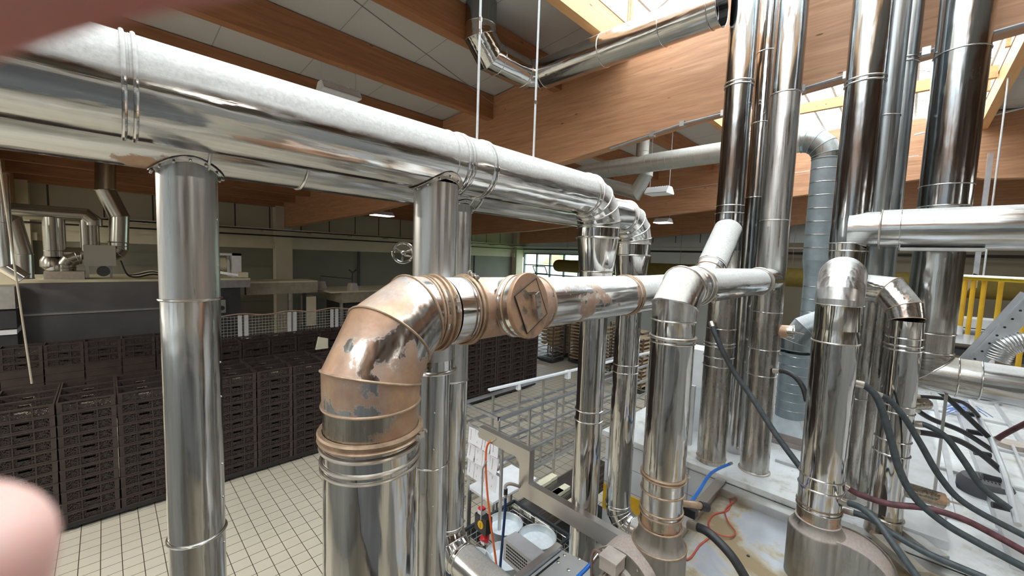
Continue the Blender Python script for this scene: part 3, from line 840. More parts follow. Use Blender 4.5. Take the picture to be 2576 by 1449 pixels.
# --- flue standing in the slanted branch (goes through the roof)
def flue(x, y, secs, mats, rings, label, top=7.62, low=None):
    t = thing('flue_pipe', label, 'flue', (x, y, secs[0][0]))
    vpipe(t, x, y, secs, mats)
    for z, k in rings:
        R = max(r for zz, r in secs if abs(zz-z) < 99 and (zz <= z)) if any(zz <= z for zz, r in secs) else secs[0][1]
        R = [r for zz, r in secs if zz <= z+.02][-1]
        vring(t, x, y, z, R, k, None, (-.3, -.95, 0))
    return t
ZTB = 1.90
x, y = 4.80, 1.42
t = flue(x, y, [(ZTB, .150), (3.02, .151), (3.14, .151), (3.28, .148), (3.68, .146), (4.30, .138), (4.70, .137), (4.78, .135), (6.05, .135), (8.9, .134)],
     [S['zd'], S['zd'], S['zd'], S['zd'], S['zd'], S['dark'], S['dark'], S['dark'], S['zt']],
     [(3.02, 'bead'), (3.12, 'bead'), (3.26, 'double'), (3.44, 'bead'), (4.70, 'bead'), (4.78, 'bead'), (6.05, 'double')],
     'dark polished flue rising behind the slanted branch, leftmost of the tall ceiling flues')
vring(t, x, y, 1.95, .15, 'bead', BEADR)
# --- flue 1980
x, y, R = 4.95, 1.02, .138
t = flue(x, y, [(ZTB, R), (2.98, R), (3.13, R+.002), (3.26, R), (3.66, R), (4.10, R+.004), (4.62, R-.002), (5.90, R-.003), (8.9, R-.003)],
     [S['zd'], S['zd'], S['zd'], S['zd'], S['zd'], S['zh'], S['zh'], S['zt']],
     [(2.98, 'bead'), (3.26, 'bead'), (3.66, 'bead'), (4.62, 'bead'), (5.90, 'bead')],
     'grey streaked flue joined by the horizontal pipe, second of the tall ceiling flues')
m = MB(); m.seg((x, y-.05, 3.46), (x+.04, y-.24, 3.47), .068, .068, n=28); m.build('test_branch', S['ruststub'], t, True)
m = MB(); m.lathe((x+.04, y-.24, 3.47), (.2, -1, .03), [(-.012, .071), (0, .075), (.008, .075)], 28); cp = m.build('branch_cap', S['zd'], t, True)
m = MB(); m.bar((x+.05, y-.24, 3.47), (x+.06, y-.33, 3.46), .012); m.build('wing_screw', CLAMP, cp)
m = MB(); m.lathe((x, y, 1.901), (0, 0, 1), [(0, .155), (.012, .155), (.02, R)]); m.build('base_flange', CLAMP, t, True)
# front elbow 1690 + horizontal pipe
FX, FY, FR = 2.46, 1.0, .128; FZ = H-.155
t = thing('elbowed_flue', 'bright polished flue rising from the front blower and elbowing right into a horizontal pipe', 'flue', (FX, FY, 2.5))
vpipe(t, FX, FY, [(2.46, .124), (2.54, FR), (2.74, FR), (2.85, FR+.002), (3.66, FR), (FZ-.20, FR-.001)], [S['ruststub'], S['z'], S['zm'], S['zm'], S['zm']])
for z, k in ((2.55, 'bead'), (2.58, 'bead'), (2.70, 'bead'), (3.66, 'bead'), (3.69, 'bead')): vring(t, FX, FY, z, FR, k, BEADR if z < 3 else None)
clampband(t, (FX, FY, 2.80), (0, 0, 1), FR, .03, BEADR, (.72, -.69, 0))
clampband(t, (FX, FY, 3.69), (0, 0, 1), FR, .02, None, (.9, -.3, 0))
EF = bend((FX, FY, 3), (FX, FY, FZ), (FX+1, FY, FZ), .20, 3)
gored(t, EF, [FR, FR+.004, FR+.003, FR-.004], steel('dusty_brown_elbow', 'z', base=.6, rough=.16, dust=.9, dthr=.35, dirt=.5, dustcol=(.6, .55, .48)), bead=.005)
straight(t, EF[-1], (FX+.30, FY, FZ), FR-.004, S['x'])
clampband(t, (FX+.34, FY, FZ), (1, 0, 0), FR-.004, .022, None, (0, -.85, -.5))
ring(t, (FX+.28, FY, FZ), (1, 0, 0), FR-.001, .004)
straight(t, (FX+.30, FY, FZ), (4.32, FY, FZ), FR-.006, S['xw'])
clampband(t, (4.40, FY, FZ), (1, 0, 0), FR-.004, .022, None, (0, -.95, -.3))
straight(t, (4.32, FY, FZ), (4.90, FY+.01, FZ), FR-.004, S['x'])
# little condensate outlet at the front flue
m = MB(); m.tube(spline([(FX+.09, FY-.09, 2.61), (FX+.15, FY-.15, 2.60), (FX+.20, FY-.17, 2.58)], 6), .022, 12); m.build('drain_stub', BEADR, t, True)
m = MB(); m.seg((FX+.20, FY-.17, 2.58), (FX+.25, FY-.20, 2.56), .028, .028, n=16, caps=True); m.build('drain_union', BLACK, t, True)
# --- thin flue between them, and grey twin behind
flue(5.27, 1.30, [(ZTB, .098), (4.05, .098), (4.92, .099), (5.75, .098), (6.52, .098), (8.9, .12)], [S['z'], S['dark'], S['z'], S['zm'], S['zm']],
     [(4.05, 'bead'), (4.92, 'bead'), (5.75, 'bead'), (6.52, 'bead')], 'slim polished flue half hidden between the two left ceiling flues')
# --- 2120 front
GX, GY, GR = 3.82, .335, .141; GZ = H-.06
t = thing('elbowed_flue', 'mirror bright flue with domed elbow standing on the right-hand brown blower', 'flue', (GX, GY, 2.2))
vpipe(t, GX, GY, [(2.19, .135), (2.30, GR), (2.45, GR), (2.52, GR-.001), (3.60, GR), (FZ-.30, GR-.004), (GZ-.21, GR-.003)], [S['ruststub'], S['zm'], S['zm'], S['zm'], S['zm'], S['zm']])
for z in (2.30, 2.33, 2.47, 2.56): vring(t, GX, GY, z, GR, 'bead')
vring(t, GX, GY, 3.60, GR, 'bead', CLAMP); vring(t, GX, GY, 2.33, GR, 'bead', BEADR)
EG = bend((GX, GY, 3), (GX, GY, GZ), (GX+1, GY+.06, GZ), .21, 7)
gored(t, EG, GR+.004, steel('satin_dome', 'z', base=.62, rough=.36, dust=.5, dthr=.7, wav=.05), beads=False)
ring(t, EG[0], (0, 0, 1), GR+.004, .004); ring(t, EG[-1], EG[-1]-EG[-2], GR+.004, .004)
straight(t, EG[-1], (4.84, GY+.06, GZ), GR-.002, S['x'])
# --- 2180 tall
x, y, R = 4.85, .395, .142
flue(x, y, [(ZTB, R-.02), (3.5, R-.02), (3.64, R), (4.31, R), (4.38, R+.002), (5.82, R-.001), (8.9, R-.003)], [S['zd'], S['zd'], S['zm'], S['zm'], S['dark'], S['zt']],
     [(2.6, 'bead'), (3.1, 'bead'), (3.64, 'bead'), (4.31, 'bead'), (4.38, 'bead'), (5.82, 'double')], 'tall reddish mirrored flue behind the domed elbow, third of the ceiling flues')
# grey twins
flue(5.10, .25, [(ZTB, .085), (2.9, .085), (3.9, .105), (4.6, .105), (5.6, .105), (8.9, .105)], [S['zd'], S['zd'], S['galv'], S['galv'], S['galv']],
     [(2.9, 'bead'), (5.55, 'bead')], 'matt grey flue pressed against the right side of the reddish mirrored flue')
flue(5.33, .155, [(ZTB, .07), (3.9, .088), (6.1, .088), (8.9, .094)], [S['zd'], S['galv'], S['galv']],
     [(4.6, 'bead'), (6.1, 'double')], 'narrow grey flue, right-hand one of the matt grey pair')
# right horizontal pipe
XH, ZH, RH = 4.80, H+.352, .166
t = thing('horizontal_duct', 'big polished pipe leaving the picture to the right at mid height', 'duct', (XH, -.8, ZH))
straight(t, (XH, .40, ZH), (XH, .185, ZH), RH-.012, S['yd'] if False else S['y'])
straight(t, (XH, .185, ZH), (XH, -3.4, ZH), RH, S['y'])
ring(t, (XH, .185, ZH), (0, 1, 0), RH+.001, .008, CLAMP); ring(t, (XH, .06, ZH), (0, 1, 0), RH, .003)
m = MB(); m.box((XH-.10, -.42, ZH-RH-.02), (XH+.05, .05, ZH-RH+.005)); m.build('pipe_support', FRAMEG, t)
# 2290
x, y, R = 4.60, -.035, .112
t = flue(x, y, [(ZTB, R+.012), (2.10, R+.002), (2.65, R), (3.08, R+.001), (3.56, R), (3.74, R+.001)], [S['ruststub'], S['zm'], S['zm'], S['zm'], S['zm']],
     [(2.06, 'bead'), (2.62, 'bead'), (2.74, 'bead'), (2.98, 'bead'), (3.04, 'bead'), (3.52, 'double'), (3.60, 'bead')], 'brown-tinted mirrored flue with a slanted rusty top elbow, right of the domed one')
T1, T2, T3 = V((x, y, 3.74)), V((x+.09, y+.115, 3.97)), V((x+.2, y+.36, 3.99))
gored(t, [T1, V((x+.03, y+.02, 3.84)), T2, T3], [R, R+.004, R+.008, R+.006], S['rusts'], bead=.004, bmat=BEADR)
m = MB(); m.seg((x, y, 2.34), (x+.10, y-.33, 2.30), .062, .060, n=28, caps=True); m.build('side_branch', S['ruststub'], t, True)
m = MB(); m.seg((x, y, 3.02), (x+.28, y-.18, 3.02), .048, .048, n=20, caps=True); m.build('small_side_branch', S['ruststub'], t, True)
m = MB(); m.seg((x+.10, y-.33, 2.30), (x+.105, y-.36, 2.30), .034, .030, n=6, caps=True); m.bar((x+.105, y-.36, 2.31), (x+.14, y-.50, 2.30), .012); m.build('branch_screw', CLAMP, t)
# 2430 big right
x, y = 5.22, -.195
t = thing('flue_pipe', 'widest ceiling flue at the far right, elbowing out of the picture below', 'flue', (x, y, 3))
vpipe(t, x, y, [(3.62, .166), (4.30, .166), (4.70, .166), (4.72, .170), (4.90, .171), (6.02, .170), (8.9, .169)], [S['z'], S['z'], S['z'], S['dark'], S['dark'], S['zt']])
for z in (4.90, 6.02): ring(t, (x, y, z), (0, 0, 1), .173, .005)
ring(t, (x, y, 4.72), (0, 0, 1), .17, .006); ring(t, (x, y, 3.60), (0, 0, 1), .168, .005)
ZL = 3.23
vpipe(t, x, y, [(ZL+.20, .165), (3.62, .165)], [S['zd']])
EL = bend((x, y, 4), (x, y, ZL), (x, y-2, ZL), .20, 2)
gored(t, EL, [.166, .170, .168], S['yd'], bead=.006)
straight(t, EL[-1], EL[-1]+V((0, -.13, 0)), .166, S['yd']); ring(t, EL[-1]+V((0, -.13, 0)), (0, 1, 0), .167, .006)
straight(t, EL[-1]+V((0, -.13, 0)), EL[-1]+V((0, -3, 0)), .163, S['y'])
m = MB(); q = EL[-1]+V((0, -.05, -.25)); m.bar(q+V((0, .1, -1.05)), q+V((0, .1, .1)), .06, .02); m.build('support_bracket', FRAMEG, t)
MB().bar(q+V((0, -.55, -1.05)), q+V((0, -.55, .1)), .05).build('support_leg', FRAMEG, t)

# --- upper overhead duct
XU, ZU, RU = 4.7, H+2.75, .182
RU = .208
t = thing('overhead_duct', 'shiny overhead duct dropping from the roof and running in front of the big girder', 'duct', (XU, 3, ZU))
U1, U2 = oy(1208, 128, 4.30), V((XU, 4.30, ZU))
top = V((3.72, 4.62, 7.6))
pa = bend(U1+V((0, 0, 2)), U1, U2, .30, 3)
straight(t, (U1.x, U1.y, 7.7), (U1.x, U1.y, pa[0].z+.32), RU+.012, S['dark']); straight(t, (U1.x, U1.y, pa[0].z+.32), pa[0], RU+.001, S['dark'])
gored(t, pa, RU, S['xm'], bead=.005)
pb = bend(U1, U2, U2+V((0, -2, 0)), .25, 3)
straight(t, pa[-1], pb[0], RU-.002, S['xm'])
gored(t, pb, RU, S['ym'], bead=.005)
ye = [pb[-1].y, 3.05, 2.25, 1.72, 1.62]
for i in range(4): straight(t, (XU, ye[i], ZU), (XU, ye[i+1], ZU), RU-.001*i, S['y'])
for yy in ye[1:]: ring(t, (XU, yy, ZU), (0, 1, 0), RU+.001, .005)
MB().tube([(XU, 2.72, ZU+RU), (XU, 2.72, roofz(2.7)+.3)], .005, 6).build('hanger_wire', ROD, t)

# --- hanger rods on the main duct
for (x0, lb) in ((1.425, 'thin threaded rod with a joint piece holding the big duct, left of the pair'), (1.884, 'thin threaded rod holding the big duct, right of the pair')):
    t = thing('hanger_rod', lb, 'rod', (x0, YM, ZM+RM), 'duct hanger rods')
    MB().tube([(x0, YM, ZM+RM-.01), (x0, YM, roofz(YM)+.25)], .0065, 8).build('rod', ROD, t, True)
    m = MB()
    for z in ((5.39, 5.33) if x0 < 1.6 else (5.1,)): m.seg((x0, YM, z-.009), (x0, YM, z+.009), .0105, .0105, n=6, caps=True)
    if x0 < 1.6: m.seg((x0, YM, 5.315), (x0, YM, 5.405), .0083, .0083, n=10, caps=True)
    m.build('coupling_nut', BEAD, t)
# small bits of flour on the duct top
def zat(px, py, X, Y):
    d = ray(px, py); return H+d.z*math.hypot(X, Y)/math.hypot(d.x, d.y)

# ============================================================ MACHINES ON THE RIGHT
ZT = 1.90
t = thing('oven_block', 'long tiled oven block with a dusty white sheet roof carrying the flues at lower right', 'oven', (7.3, -1, 0))
m = MB(); m.box((4.60, -5.2, .05), (10.8, 2.66, ZT-.06)); m.build('body', OVENTILE, t)
m = MB(); m.box((4.56, -5.25, ZT-.06), (10.85, 2.70, ZT)); m.build('roof_sheet', ROOFW, t)
m = MB(); yq_ = ox(1515, 1245, 4.59); m.box((4.585, 2.0, yq_.z-.17), (4.60, 2.655, yq_.z+.17)); m.build('yellow_tile_row', YEL, t)
m = MB()
for y in (.62, .05, -.55, -1.3, -2.1): m.box((5.4, y, ZT), (10.8, y+.045, ZT+.035))
for xx in (5.35, 6.6, 7.9, 9.3): m.box((xx, -5.2, ZT), (xx+.05, .9, ZT+.03))
m.build('standing_seams', MACH, t)
# roof-top panels and rails on the oven block
def slab(a, b, label, mat=MACH, nm='roof_panel', cat='panel', group=None):
    return whole(nm, MB().box(a, b), mat, label, cat, group=group)
slab((4.7, -.42, ZT+.002-.0), (10.4, -.16, ZT+.075), 'long pale raised strip running away across the oven roof', MACH)
slab((4.8, -.95, ZT+.002), (10.2, -.75, ZT+.10), 'second long pale raised strip, further right on the oven roof', MACH)
slab((6.55, 1.25, ZT+.002), (7.2, 1.95, ZT+.6), 'white box housing behind the streaked flues on the oven roof', WHITE, 'ventilation_box', 'box')
slab((5.5, 1.62, ZT+.002), (5.85, 2.2, ZT+1.1), 'white sheet cover standing behind the two streaked flues', WHITE, 'sheet_cover', 'cover')
m = MB(); m.lathe((6.05, 1.42, ZT), (0, 0, 1), [(0, .15), (1.12, .15), (1.15, .13)], 32)
whole('steel_cylinder', m, S['dark'], 'dark glossy cylinder standing between the two streaked flues', 'cylinder', smooth=True)
t = thing('access_door', 'flat steel access door leaning behind the left streaked flue', 'door panel', (5.1, 2.0, ZT))
MB().box((5.0, 1.72, ZT), (5.04, 2.3, ZT+.75)).build('panel', MACH, t)
MB().bar((4.98, 1.8, ZT+.3), (4.98, 1.8, ZT+.45), .02).build('handle', BLACK, t)
# lower machine in front
ZL1 = 1.72
t = thing('proofer_machine', 'lower machine with a stained sheet roof under the front flues', 'machine', (2.6, 0, 0))
MB().box((1.75, -2.5, .05), (4.52, 1.20, ZL1-.03)).build('body', MACH, t)
MB().box((1.72, -2.52, ZL1-.03), (4.54, 1.22, ZL1)).build('roof_sheet', STAINED, t)
m = MB(); m.box((4.46, -1.4, ZL1), (4.545, 1.24, ZL1+.11)); m.box((4.40, -1.4, ZL1+.10), (4.545, 1.24, ZL1+.115)); m.build('edge_channel', FRAMEG, t)
m = MB(); m.box((3.45, 1.22, ZL1-.05), (4.55, 1.27, ZL1+.14)); m.box((3.45, 1.18, ZL1+.13), (4.55, 1.27, ZL1+.145)); m.build('edge_channel', SHEET, t)
m = MB(); m.tube([(2.70, .86, ZL1+.06), (3.0, -.2, ZL1+.05), (3.1, -.8, ZL1+.05)], .028, 12); m.build('roof_pipe', FRAME, t, True)
for k, (a, b) in enumerate(((3.35, .55), (3.5, .2), (3.3, -.1), (3.7, .75))): MB().lathe((a, b, ZL1), (0, 0, 1), [(0, .014), (.006, .010)], 12).build('rivet', BLACK, t)
t = thing('control_cabinet', 'flat grey cabinet top with screws at the bottom edge beside the fan motor', 'cabinet', (2.0, 1.2, 1.5))
q = [oz(1308, 1470, 1.98), oz(1415, 1384, 1.98), oz(1560, 1455, 1.98), oz(1460, 1600, 1.98)]
m = MB(); m.prism([p-V((0, 0, .4)) for p in q], (0, 0, .4)); m.build('housing', MACH, t)
m = MB(); m.bar(q[0]+V((0, .03, .005)), q[1]+V((0, .03, .005)), .05, .06); m.build('edge_rail', FRAME, t)
m = MB(); m.bar(q[0].lerp(q[1], .1)+V((.04, -.03, .004)), q[0].lerp(q[1], .75)+V((.04, -.03, .004)), .012, .004); m.build('slot', SLOT, t)
for px, py in ((1420, 1398), (1457, 1407), (1404, 1416), (1430, 1435)): MB().lathe(oz(px, py, 1.98), (0, 0, 1), [(0, .012), (.006, .012), (.009, .006)], 12).build('screw', BEAD, t)
t = thing('grille_box', 'grey box with a slotted grille sticking out over the round tubs', 'box', oz(1320, 1380, 1.65))
q = [oz(1298, 1336, 1.95), oz(1267, 1353, 1.95), oz(1349, 1420, 1.95), oz(1380, 1395, 1.95)]
MB().prism([p-V((0, 0, .18)) for p in q], (0, 0, .18)).build('housing', plain('grey_box_paint', (.47, .47, .50), .5, .1), t)
dn = (q[2]-q[1]); nn = dn.cross(V((0, 0, 1))).normalized()*(1 if dn.cross(V((0, 0, 1))).dot(CAM-q[1]) > 0 else -1)
m = MB()
for i in range(5):
    for j in range(12):
        c = q[1]+dn*(.10+.055*j)-V((0, 0, .035+.026*i))+nn*.001
        m.bar(c, c+dn*.038, .003, .012)
m.build('grille', SLOT, t)

# --- guard frame of box section
t = thing('guard_frame', 'stainless box-section guard frame bending round above the tubs', 'frame', (2.53, 1.9, 2.1))
m = MB(); m.box((2.50, 2.17, 2.385), (2.565, 2.84, 2.49)); m.build('top_rail', SHEET, t)
m = MB(); m.box((2.50, 2.17, 2.06), (2.565, 2.285, 2.385)); m.prism([(2.501, 2.285, 2.385), (2.501, 2.285, 2.33), (2.501, 2.34, 2.385)], (.063, 0, 0)); m.build('upright', SHEET, t)
m = MB(); m.box((2.50, .98, 2.06), (2.565, 2.17, 2.20)); m.build('lower_rail', SHEET, t)
m = MB(); m.box((2.52, 1.15, 1.9), (2.55, 1.2, 2.06)); m.box((2.52, 1.35, 1.95), (2.55, 1.42, 2.06)); m.build('fixing_tab', FRAMEG, t)

# --- fan blowers
FANX = 2.13
c = ox(1572, 1452, FANX+.12)
t = thing('blower_fan', 'dusty beige blower with round bolted side plate and motor under the bright elbowed flue', 'blower', (FX, FY, ZL1))
m = MB(); m.lathe((FX, FY, ZL1), (0, 0, 1), [(0, .168), (.61, .168), (.625, .160), (.68, .135), (.745, .131), (.75, .125)], 44); m.build('outlet_housing', HOUSING, t, True)
for z in (2.345, 2.47): ring(t, (FX, FY, z), (0, 0, 1), .166 if z < 2.4 else .134, .005, BEADR)
m = MB(); m.lathe(c+V((-.07, 0, 0)), (1, 0, 0), [(0, .205), (.004, .213), (.012, .213), (.012, .195), (.20, .195)], 44); sc_ = m.build('scroll_casing', HOUSING, t, True)
m = MB()
for k in range(10):
    a = 2*PI*k/10+.3; m.lathe(c+V((-.075, .197*math.cos(a), .197*math.sin(a))), (-1, 0, 0), [(0, .009), (.006, .009), (.009, .004)], 10)
m.build('plate_bolts', BEAD, sc_)
m = MB(); m.lathe(c+V((-.07, 0, 0)), (-1, 0, 0), [(0, .12), (.03, .115), (.035, .09), (.16, .085), (.17, .06)], 30); mo = m.build('motor', CASTING, t, True)
m = MB()
for k in range(22):
    a = 2*PI*k/22; e = V((0, math.cos(a), math.sin(a))); m.bar(c+V((-.11, 0, 0))+e*.094, c+V((-.22, 0, 0))+e*.094, .006, .02, e)
m.build('cooling_fin', CASTING, mo)
b0 = ox(1540, 1412, FANX-.02)
m = MB(); m.box(b0-V((.055, .055, .045)), b0+V((.055, .055, .03))); m.box(b0-V((.06, .06, -.03)), b0+V((.06, .06, .042))); m.build('terminal_box', CASTING, t)
m = MB(); m.tube(spline([b0+V((-.02, .06, .02)), b0+V((-.02, .11, .02)), b0+V((-.02, .13, -.05)), b0+V((-.02, .125, -.16))], 6), .010, 10); m.build('motor_cable', plain('brown_cable', (.22, .14, .12), .6), t, True)
t = thing('blower_fan', 'brown-grey scroll blower with a vertical seam under the domed mirror flue', 'blower', (GX, GY, ZL1))
m = MB(); m.lathe((GX, GY, ZL1), (0, 0, 1), [(0, .185), (.40, .185), (.415, .176), (.455, .150), (.485, .146), (.49, .14)], 44); m.build('outlet_housing', HOUSING, t, True)
c2 = V((GX+.02, GY-.18, 1.84))
m = MB(); m.lathe(c2+V((-.14, 0, 0)), (1, 0, 0), [(0, .30), (.004, .308), (.014, .308), (.014, .295), (.27, .295), (.27, .308), (.28, .308)], 56); m.build('scroll_casing', HOUSING, t, True)
m = MB(); m.tube([(GX-.05, GY-.180, ZL1), (GX-.05, GY-.180, ZL1+.39)], .005, 6); m.build('weld_seam', BEADR, t)

# --- spiral ducts
t = thing('spiral_duct', 'grey-blue spiral duct with dusty elbow above a white cone on the oven roof', 'duct', (6.15, .92, ZT))
x, y, R = 6.15, .92, .166
zz = [zat(p, q, x, y) for p, q in ((1962, 1150), (1975, 1045), (1990, 885), (2000, 815))]
m = MB(); z0, z1 = ZT+.14, zz[1]
n = 32; vs = []
for k in range(n):
    a = 2*PI*k/n; e = max(abs(math.cos(a)), abs(math.sin(a))); vs.append((x+.21*math.cos(a)/e, y+.21*math.sin(a)/e, z0))
for k in range(n):
    a = 2*PI*k/n; vs.append((x+R*math.cos(a), y+R*math.sin(a), z1))
m.add(vs, [(k, (k+1) % n, n+(k+1) % n, n+k) for k in range(n)]); m.build('square_to_round_cone', plain('white_blue_cone', (.58, .64, .68), .45, .1), t, True)
m = MB(); m.box((x-.25, y-.25, ZT), (x+.25, y+.25, ZT+.05)); m.box((x-.22, y-.22, ZT+.05), (x+.22, y+.22, ZT+.14)); m.build('base_frame', plain('brown_grey_frame', (.33, .28, .26), .6), t)
straight(t, (x, y, z1), (x, y, zz[2]), R, SPIRAL)
k = 0
z = z1
while z < zz[2]: ring(t, (x, y, z), (0, 0, 1), R+.001, .004, WHITE if k == 0 else None, 'spiral_seam'); z += .115; k += 1
pe = bend((x, y, 0), (x, y, zz[2]+.40), (x+.3, y-1, zz[2]+.40), .36, 4)
gored(t, pe, [R, R+.008, R+.012, R+.008, R], SPIRALD, bead=.004, bmat=SPIRAL)
straight(t, pe[-1], pe[-1]+V((.3, -1, 0)).normalized()*.9, R, SPIRALD)
t = thing('spiral_duct', 'tall grey-blue spiral duct with white-topped elbow, running left under the girders', 'duct', (8.0, 1.03, ZT))
x, y, R = 8.0, 1.03, .185
zc1 = zat(2050, 655, x, y); zc0 = zat(2048, 695, x, y)
straight(t, (x, y, ZT), (x, y, zc0), .15, SPIRAL); straight(t, (x, y, zc0), (x, y, zc1), .15, SPIRAL, R, 'reducer')
ZS = H+2.04
straight(t, (x, y, zc1), (x, y, ZS-.34), R, SPIRAL)
z = ZT+.1
while z < ZS-.36:
    if not (zc0 < z < zc1): ring(t, (x, y, z), (0, 0, 1), (R if z > zc1-.01 else .15)+.001, .0055, None, 'spiral_seam')
    z += .205
pe = bend((x, y, 0), (x, y, ZS), (x, y+1, ZS), .34, 5)
gored(t, pe, R+.004, SPIRALD, bead=.005, bmat=SPIRAL)
straight(t, pe[-1], (x, 5.55, ZS), R-.002, SPIRALH)
yy = pe[-1].y+.1
while yy < 5.6: ring(t, (x, yy, ZS), (0, 1, 0), R-.002, .003, SPIRALH, 'spiral_seam'); yy += .14
m = MB(); m.lathe((x, 5.55, ZS), (0, 1, 0), [(0, R), (.15, R*.8), (.3, .12), (.32, .12)], 36); m.build('end_reducer', SPIRALH, t, True)
xb, yb = 8.9, 4.0
t = thing('spiral_duct', 'short grey spiral branch with two bends just below the long spiral duct', 'duct', (xb, yb, 5.4))
p1, p2, p3 = ox(1625, 440, 8.4), ox(1600, 485, 8.4), ox(1500, 458, 8.4)
R = .145
P = [p1+V((0, 0, .35)), p1, p2+V((0, .0, .0)), p2+(p3-p2)*.45, p3]
for k in range(4): pass
gored(t, P, R, SPIRALH, bead=.004, bmat=SPIRALH)
yq = p2.lerp(p3, .45)
for k in range(5): ring(t, p2.lerp(p3, .5+.1*k), p3-p2, R, .003, SPIRALH, 'spiral_seam')
t = thing('spiral_duct', 'short grey stub duct rising from the long spiral duct to the roof', 'duct', (8.0, 3.75, ZS))
q = ox(1617, 370, 8.0); straight(t, (8.0, q.y, ZS+.1), (8.0, q.y, roofz(q.y)-.03), .13, SPIRALH); ring(t, (8.0, q.y, ZS+.25), (0, 0, 1), .131, .004, SPIRALH)

# --- yellow fabric sock duct along the end wall
t = thing('fabric_air_duct', 'long olive yellow fabric air duct hanging along the windowed wall', 'duct', (19, 5, 3.85))
m = MB(); m.lathe((19, 15.1, 3.72), (0, -1, 0), [(0, .05), (.05, .22), (.15, .32), (.3, .36), (17, .37), (24, .37)], 24); m.build('sock', YELD, t, True)
for k in range(9):
    yy = 14.2-2.2*k; MB().tube([(19, yy, 4.08), (19, yy, roofz(yy)-.46)], .008, 5).build('hanger_wire', WIRE, t)

# ============================================================ HOSES AND CABLES ON THE ROOF
def hose(pts, Xs, r, mat, label, nm='rubber_hose', cat='hose', group=None, k=8):
    n = len(pts); P = []
    for i, (a, b) in enumerate(pts):
        X = Xs[0]+(Xs[1]-Xs[0])*i/(n-1) if len(Xs) == 2 else Xs[i]
        P.append(ox(a, b, X))
    for p in P:
        if p.x > 4.15 and p.z < ZT+r: p.z = ZT+r
    t = thing(nm, label, cat, P[0], group)
    sp = spline(P, k); MB().tube(sp, r, 12).build('hose', mat, t, True)
    d = (sp[1]-sp[0]).normalized(); m = MB(); m.seg(sp[0]-d*.02, sp[0]+d*.045, r*1.18, r*1.18, n=14, caps=True); m.build('hose_clip', CLAMP, t, True)
    return t
hose([(1790, 815), (1803, 850), (1840, 925), (1895, 1005), (1950, 1090), (2003, 1162), (2045, 1215)], (4.62, 4.15), .026, HOSE, 'thick grey hose slanting down across both streaked flues')
hose([(1951, 933), (1975, 935), (2000, 948), (2020, 975), (2030, 1010)], (4.86, 4.75), .024, HOSED, 'short dusty hose arching from the right streaked flue behind the domed one')
hose([(1740, 1322), (1775, 1335), (1810, 1365), (1845, 1405), (1880, 1462)], (2.68, 2.62), .027, HOSED, 'thick black hose leaving the union on the bright elbowed flue')
hose([(2153, 964), (2175, 970), (2203, 995), (2222, 1040), (2240, 1100), (2262, 1180), (2300, 1250), (2370, 1312), (2450, 1360), (2600, 1440)], (3.95, 4.05), .024, HOSE, 'longest grey hose dropping from the domed flue to the lower right corner')
hose([(2200, 990), (2235, 1005), (2275, 1050), (2315, 1115), (2365, 1200), (2430, 1268), (2600, 1360)], (4.35, 4.45), .022, HOSE, 'grey hose running beside the longest one, just to its right')
hose([(2303, 1066), (2330, 1070), (2378, 1098), (2425, 1160), (2470, 1225), (2540, 1280)], (4.75, 4.70), .023, HOSE, 'dark hose from the brown mirrored flue curving down to the manifold foot')
hose([(2295, 1085), (2350, 1093), (2410, 1108), (2465, 1140), (2520, 1185)], (4.85, 5.3), .024, HOSED, 'black hose from the brown mirrored flue to the middle of the manifold')
hose([(2300, 1028), (2345, 1055), (2420, 1085), (2500, 1135)], (5.1, 5.7), .022, HOSED, 'black hose crossing above the middle ones to the manifold')
hose([(2318, 962), (2370, 990), (2430, 1045), (2485, 1098)], (5.2, 5.7), .022, HOSED, 'straight black hose slanting down from behind the big lower elbow')
hose([(2300, 997), (2360, 1001), (2420, 1012), (2455, 1040), (2468, 1062)], (5.4, 6.2), .018, HOSED, 'thin black hose arching over to the blue wires')
hose([(2118, 1216), (2160, 1243), (2240, 1268), (2330, 1278), (2420, 1305), (2500, 1345), (2600, 1400)], (3.94, 4.12), .022, HOSER, 'reddish black hose sagging across the pale roof')
hose([(2122, 1262), (2165, 1277), (2205, 1310), (2245, 1365), (2310, 1455)], (3.74, 3.45), .022, HOSE, 'grey hose leaving the foot of the domed flue towards the bottom edge', k=8)
hose([(2130, 1285), (2190, 1305), (2250, 1345), (2340, 1395), (2480, 1455)], (3.95, 3.85), .022, HOSE, 'lowest grey hose, running flat to the bottom right corner')
hose([(2499, 1110), (2535, 1088), (2600, 1055)], (5.7, 5.6), .022, HOSER, 'purplish hose leaving the manifold upwards to the right edge')
hose([(1838, 1166), (1790, 1190), (1755, 1240), (1718, 1290)], (4.62, 3.0), .014, BLUE, 'bright blue air hose curving down from the roof to the black valve', 'air_hose')
hose([(1500, 1400), (1480, 1425), (1450, 1455)], (2.15, 2.0), .012, BLUE, 'bright blue air hose at the bottom edge beside the fan motor', 'air_hose')
def roofwire(pts, z, r, mat, label):
    P = [oz(a_, b_, z+r) for a_, b_ in pts]
    return whole('wire', MB().tube(spline(P, 8), r, 8), mat, label, 'wire', smooth=True)
roofwire([(1835, 1250), (1838, 1268), (1828, 1285), (1795, 1295), (1782, 1318), (1790, 1345), (1760, 1372), (1738, 1402), (1720, 1410)], ZL1, .008, RED, 'tangled red wire on the stained machine roof, running left to the flue foot')
roofwire([(1856, 1257), (1838, 1268), (1824, 1285), (1832, 1312), (1850, 1338), (1838, 1350), (1810, 1345), (1788, 1332)], ZL1+.016, .006, RED, 'thin red wire looping right across the stained machine roof')
t = thing('valve', 'small black valve with hand nut between the flue and blue hose', 'valve', ox(1735, 1285, 2.95))
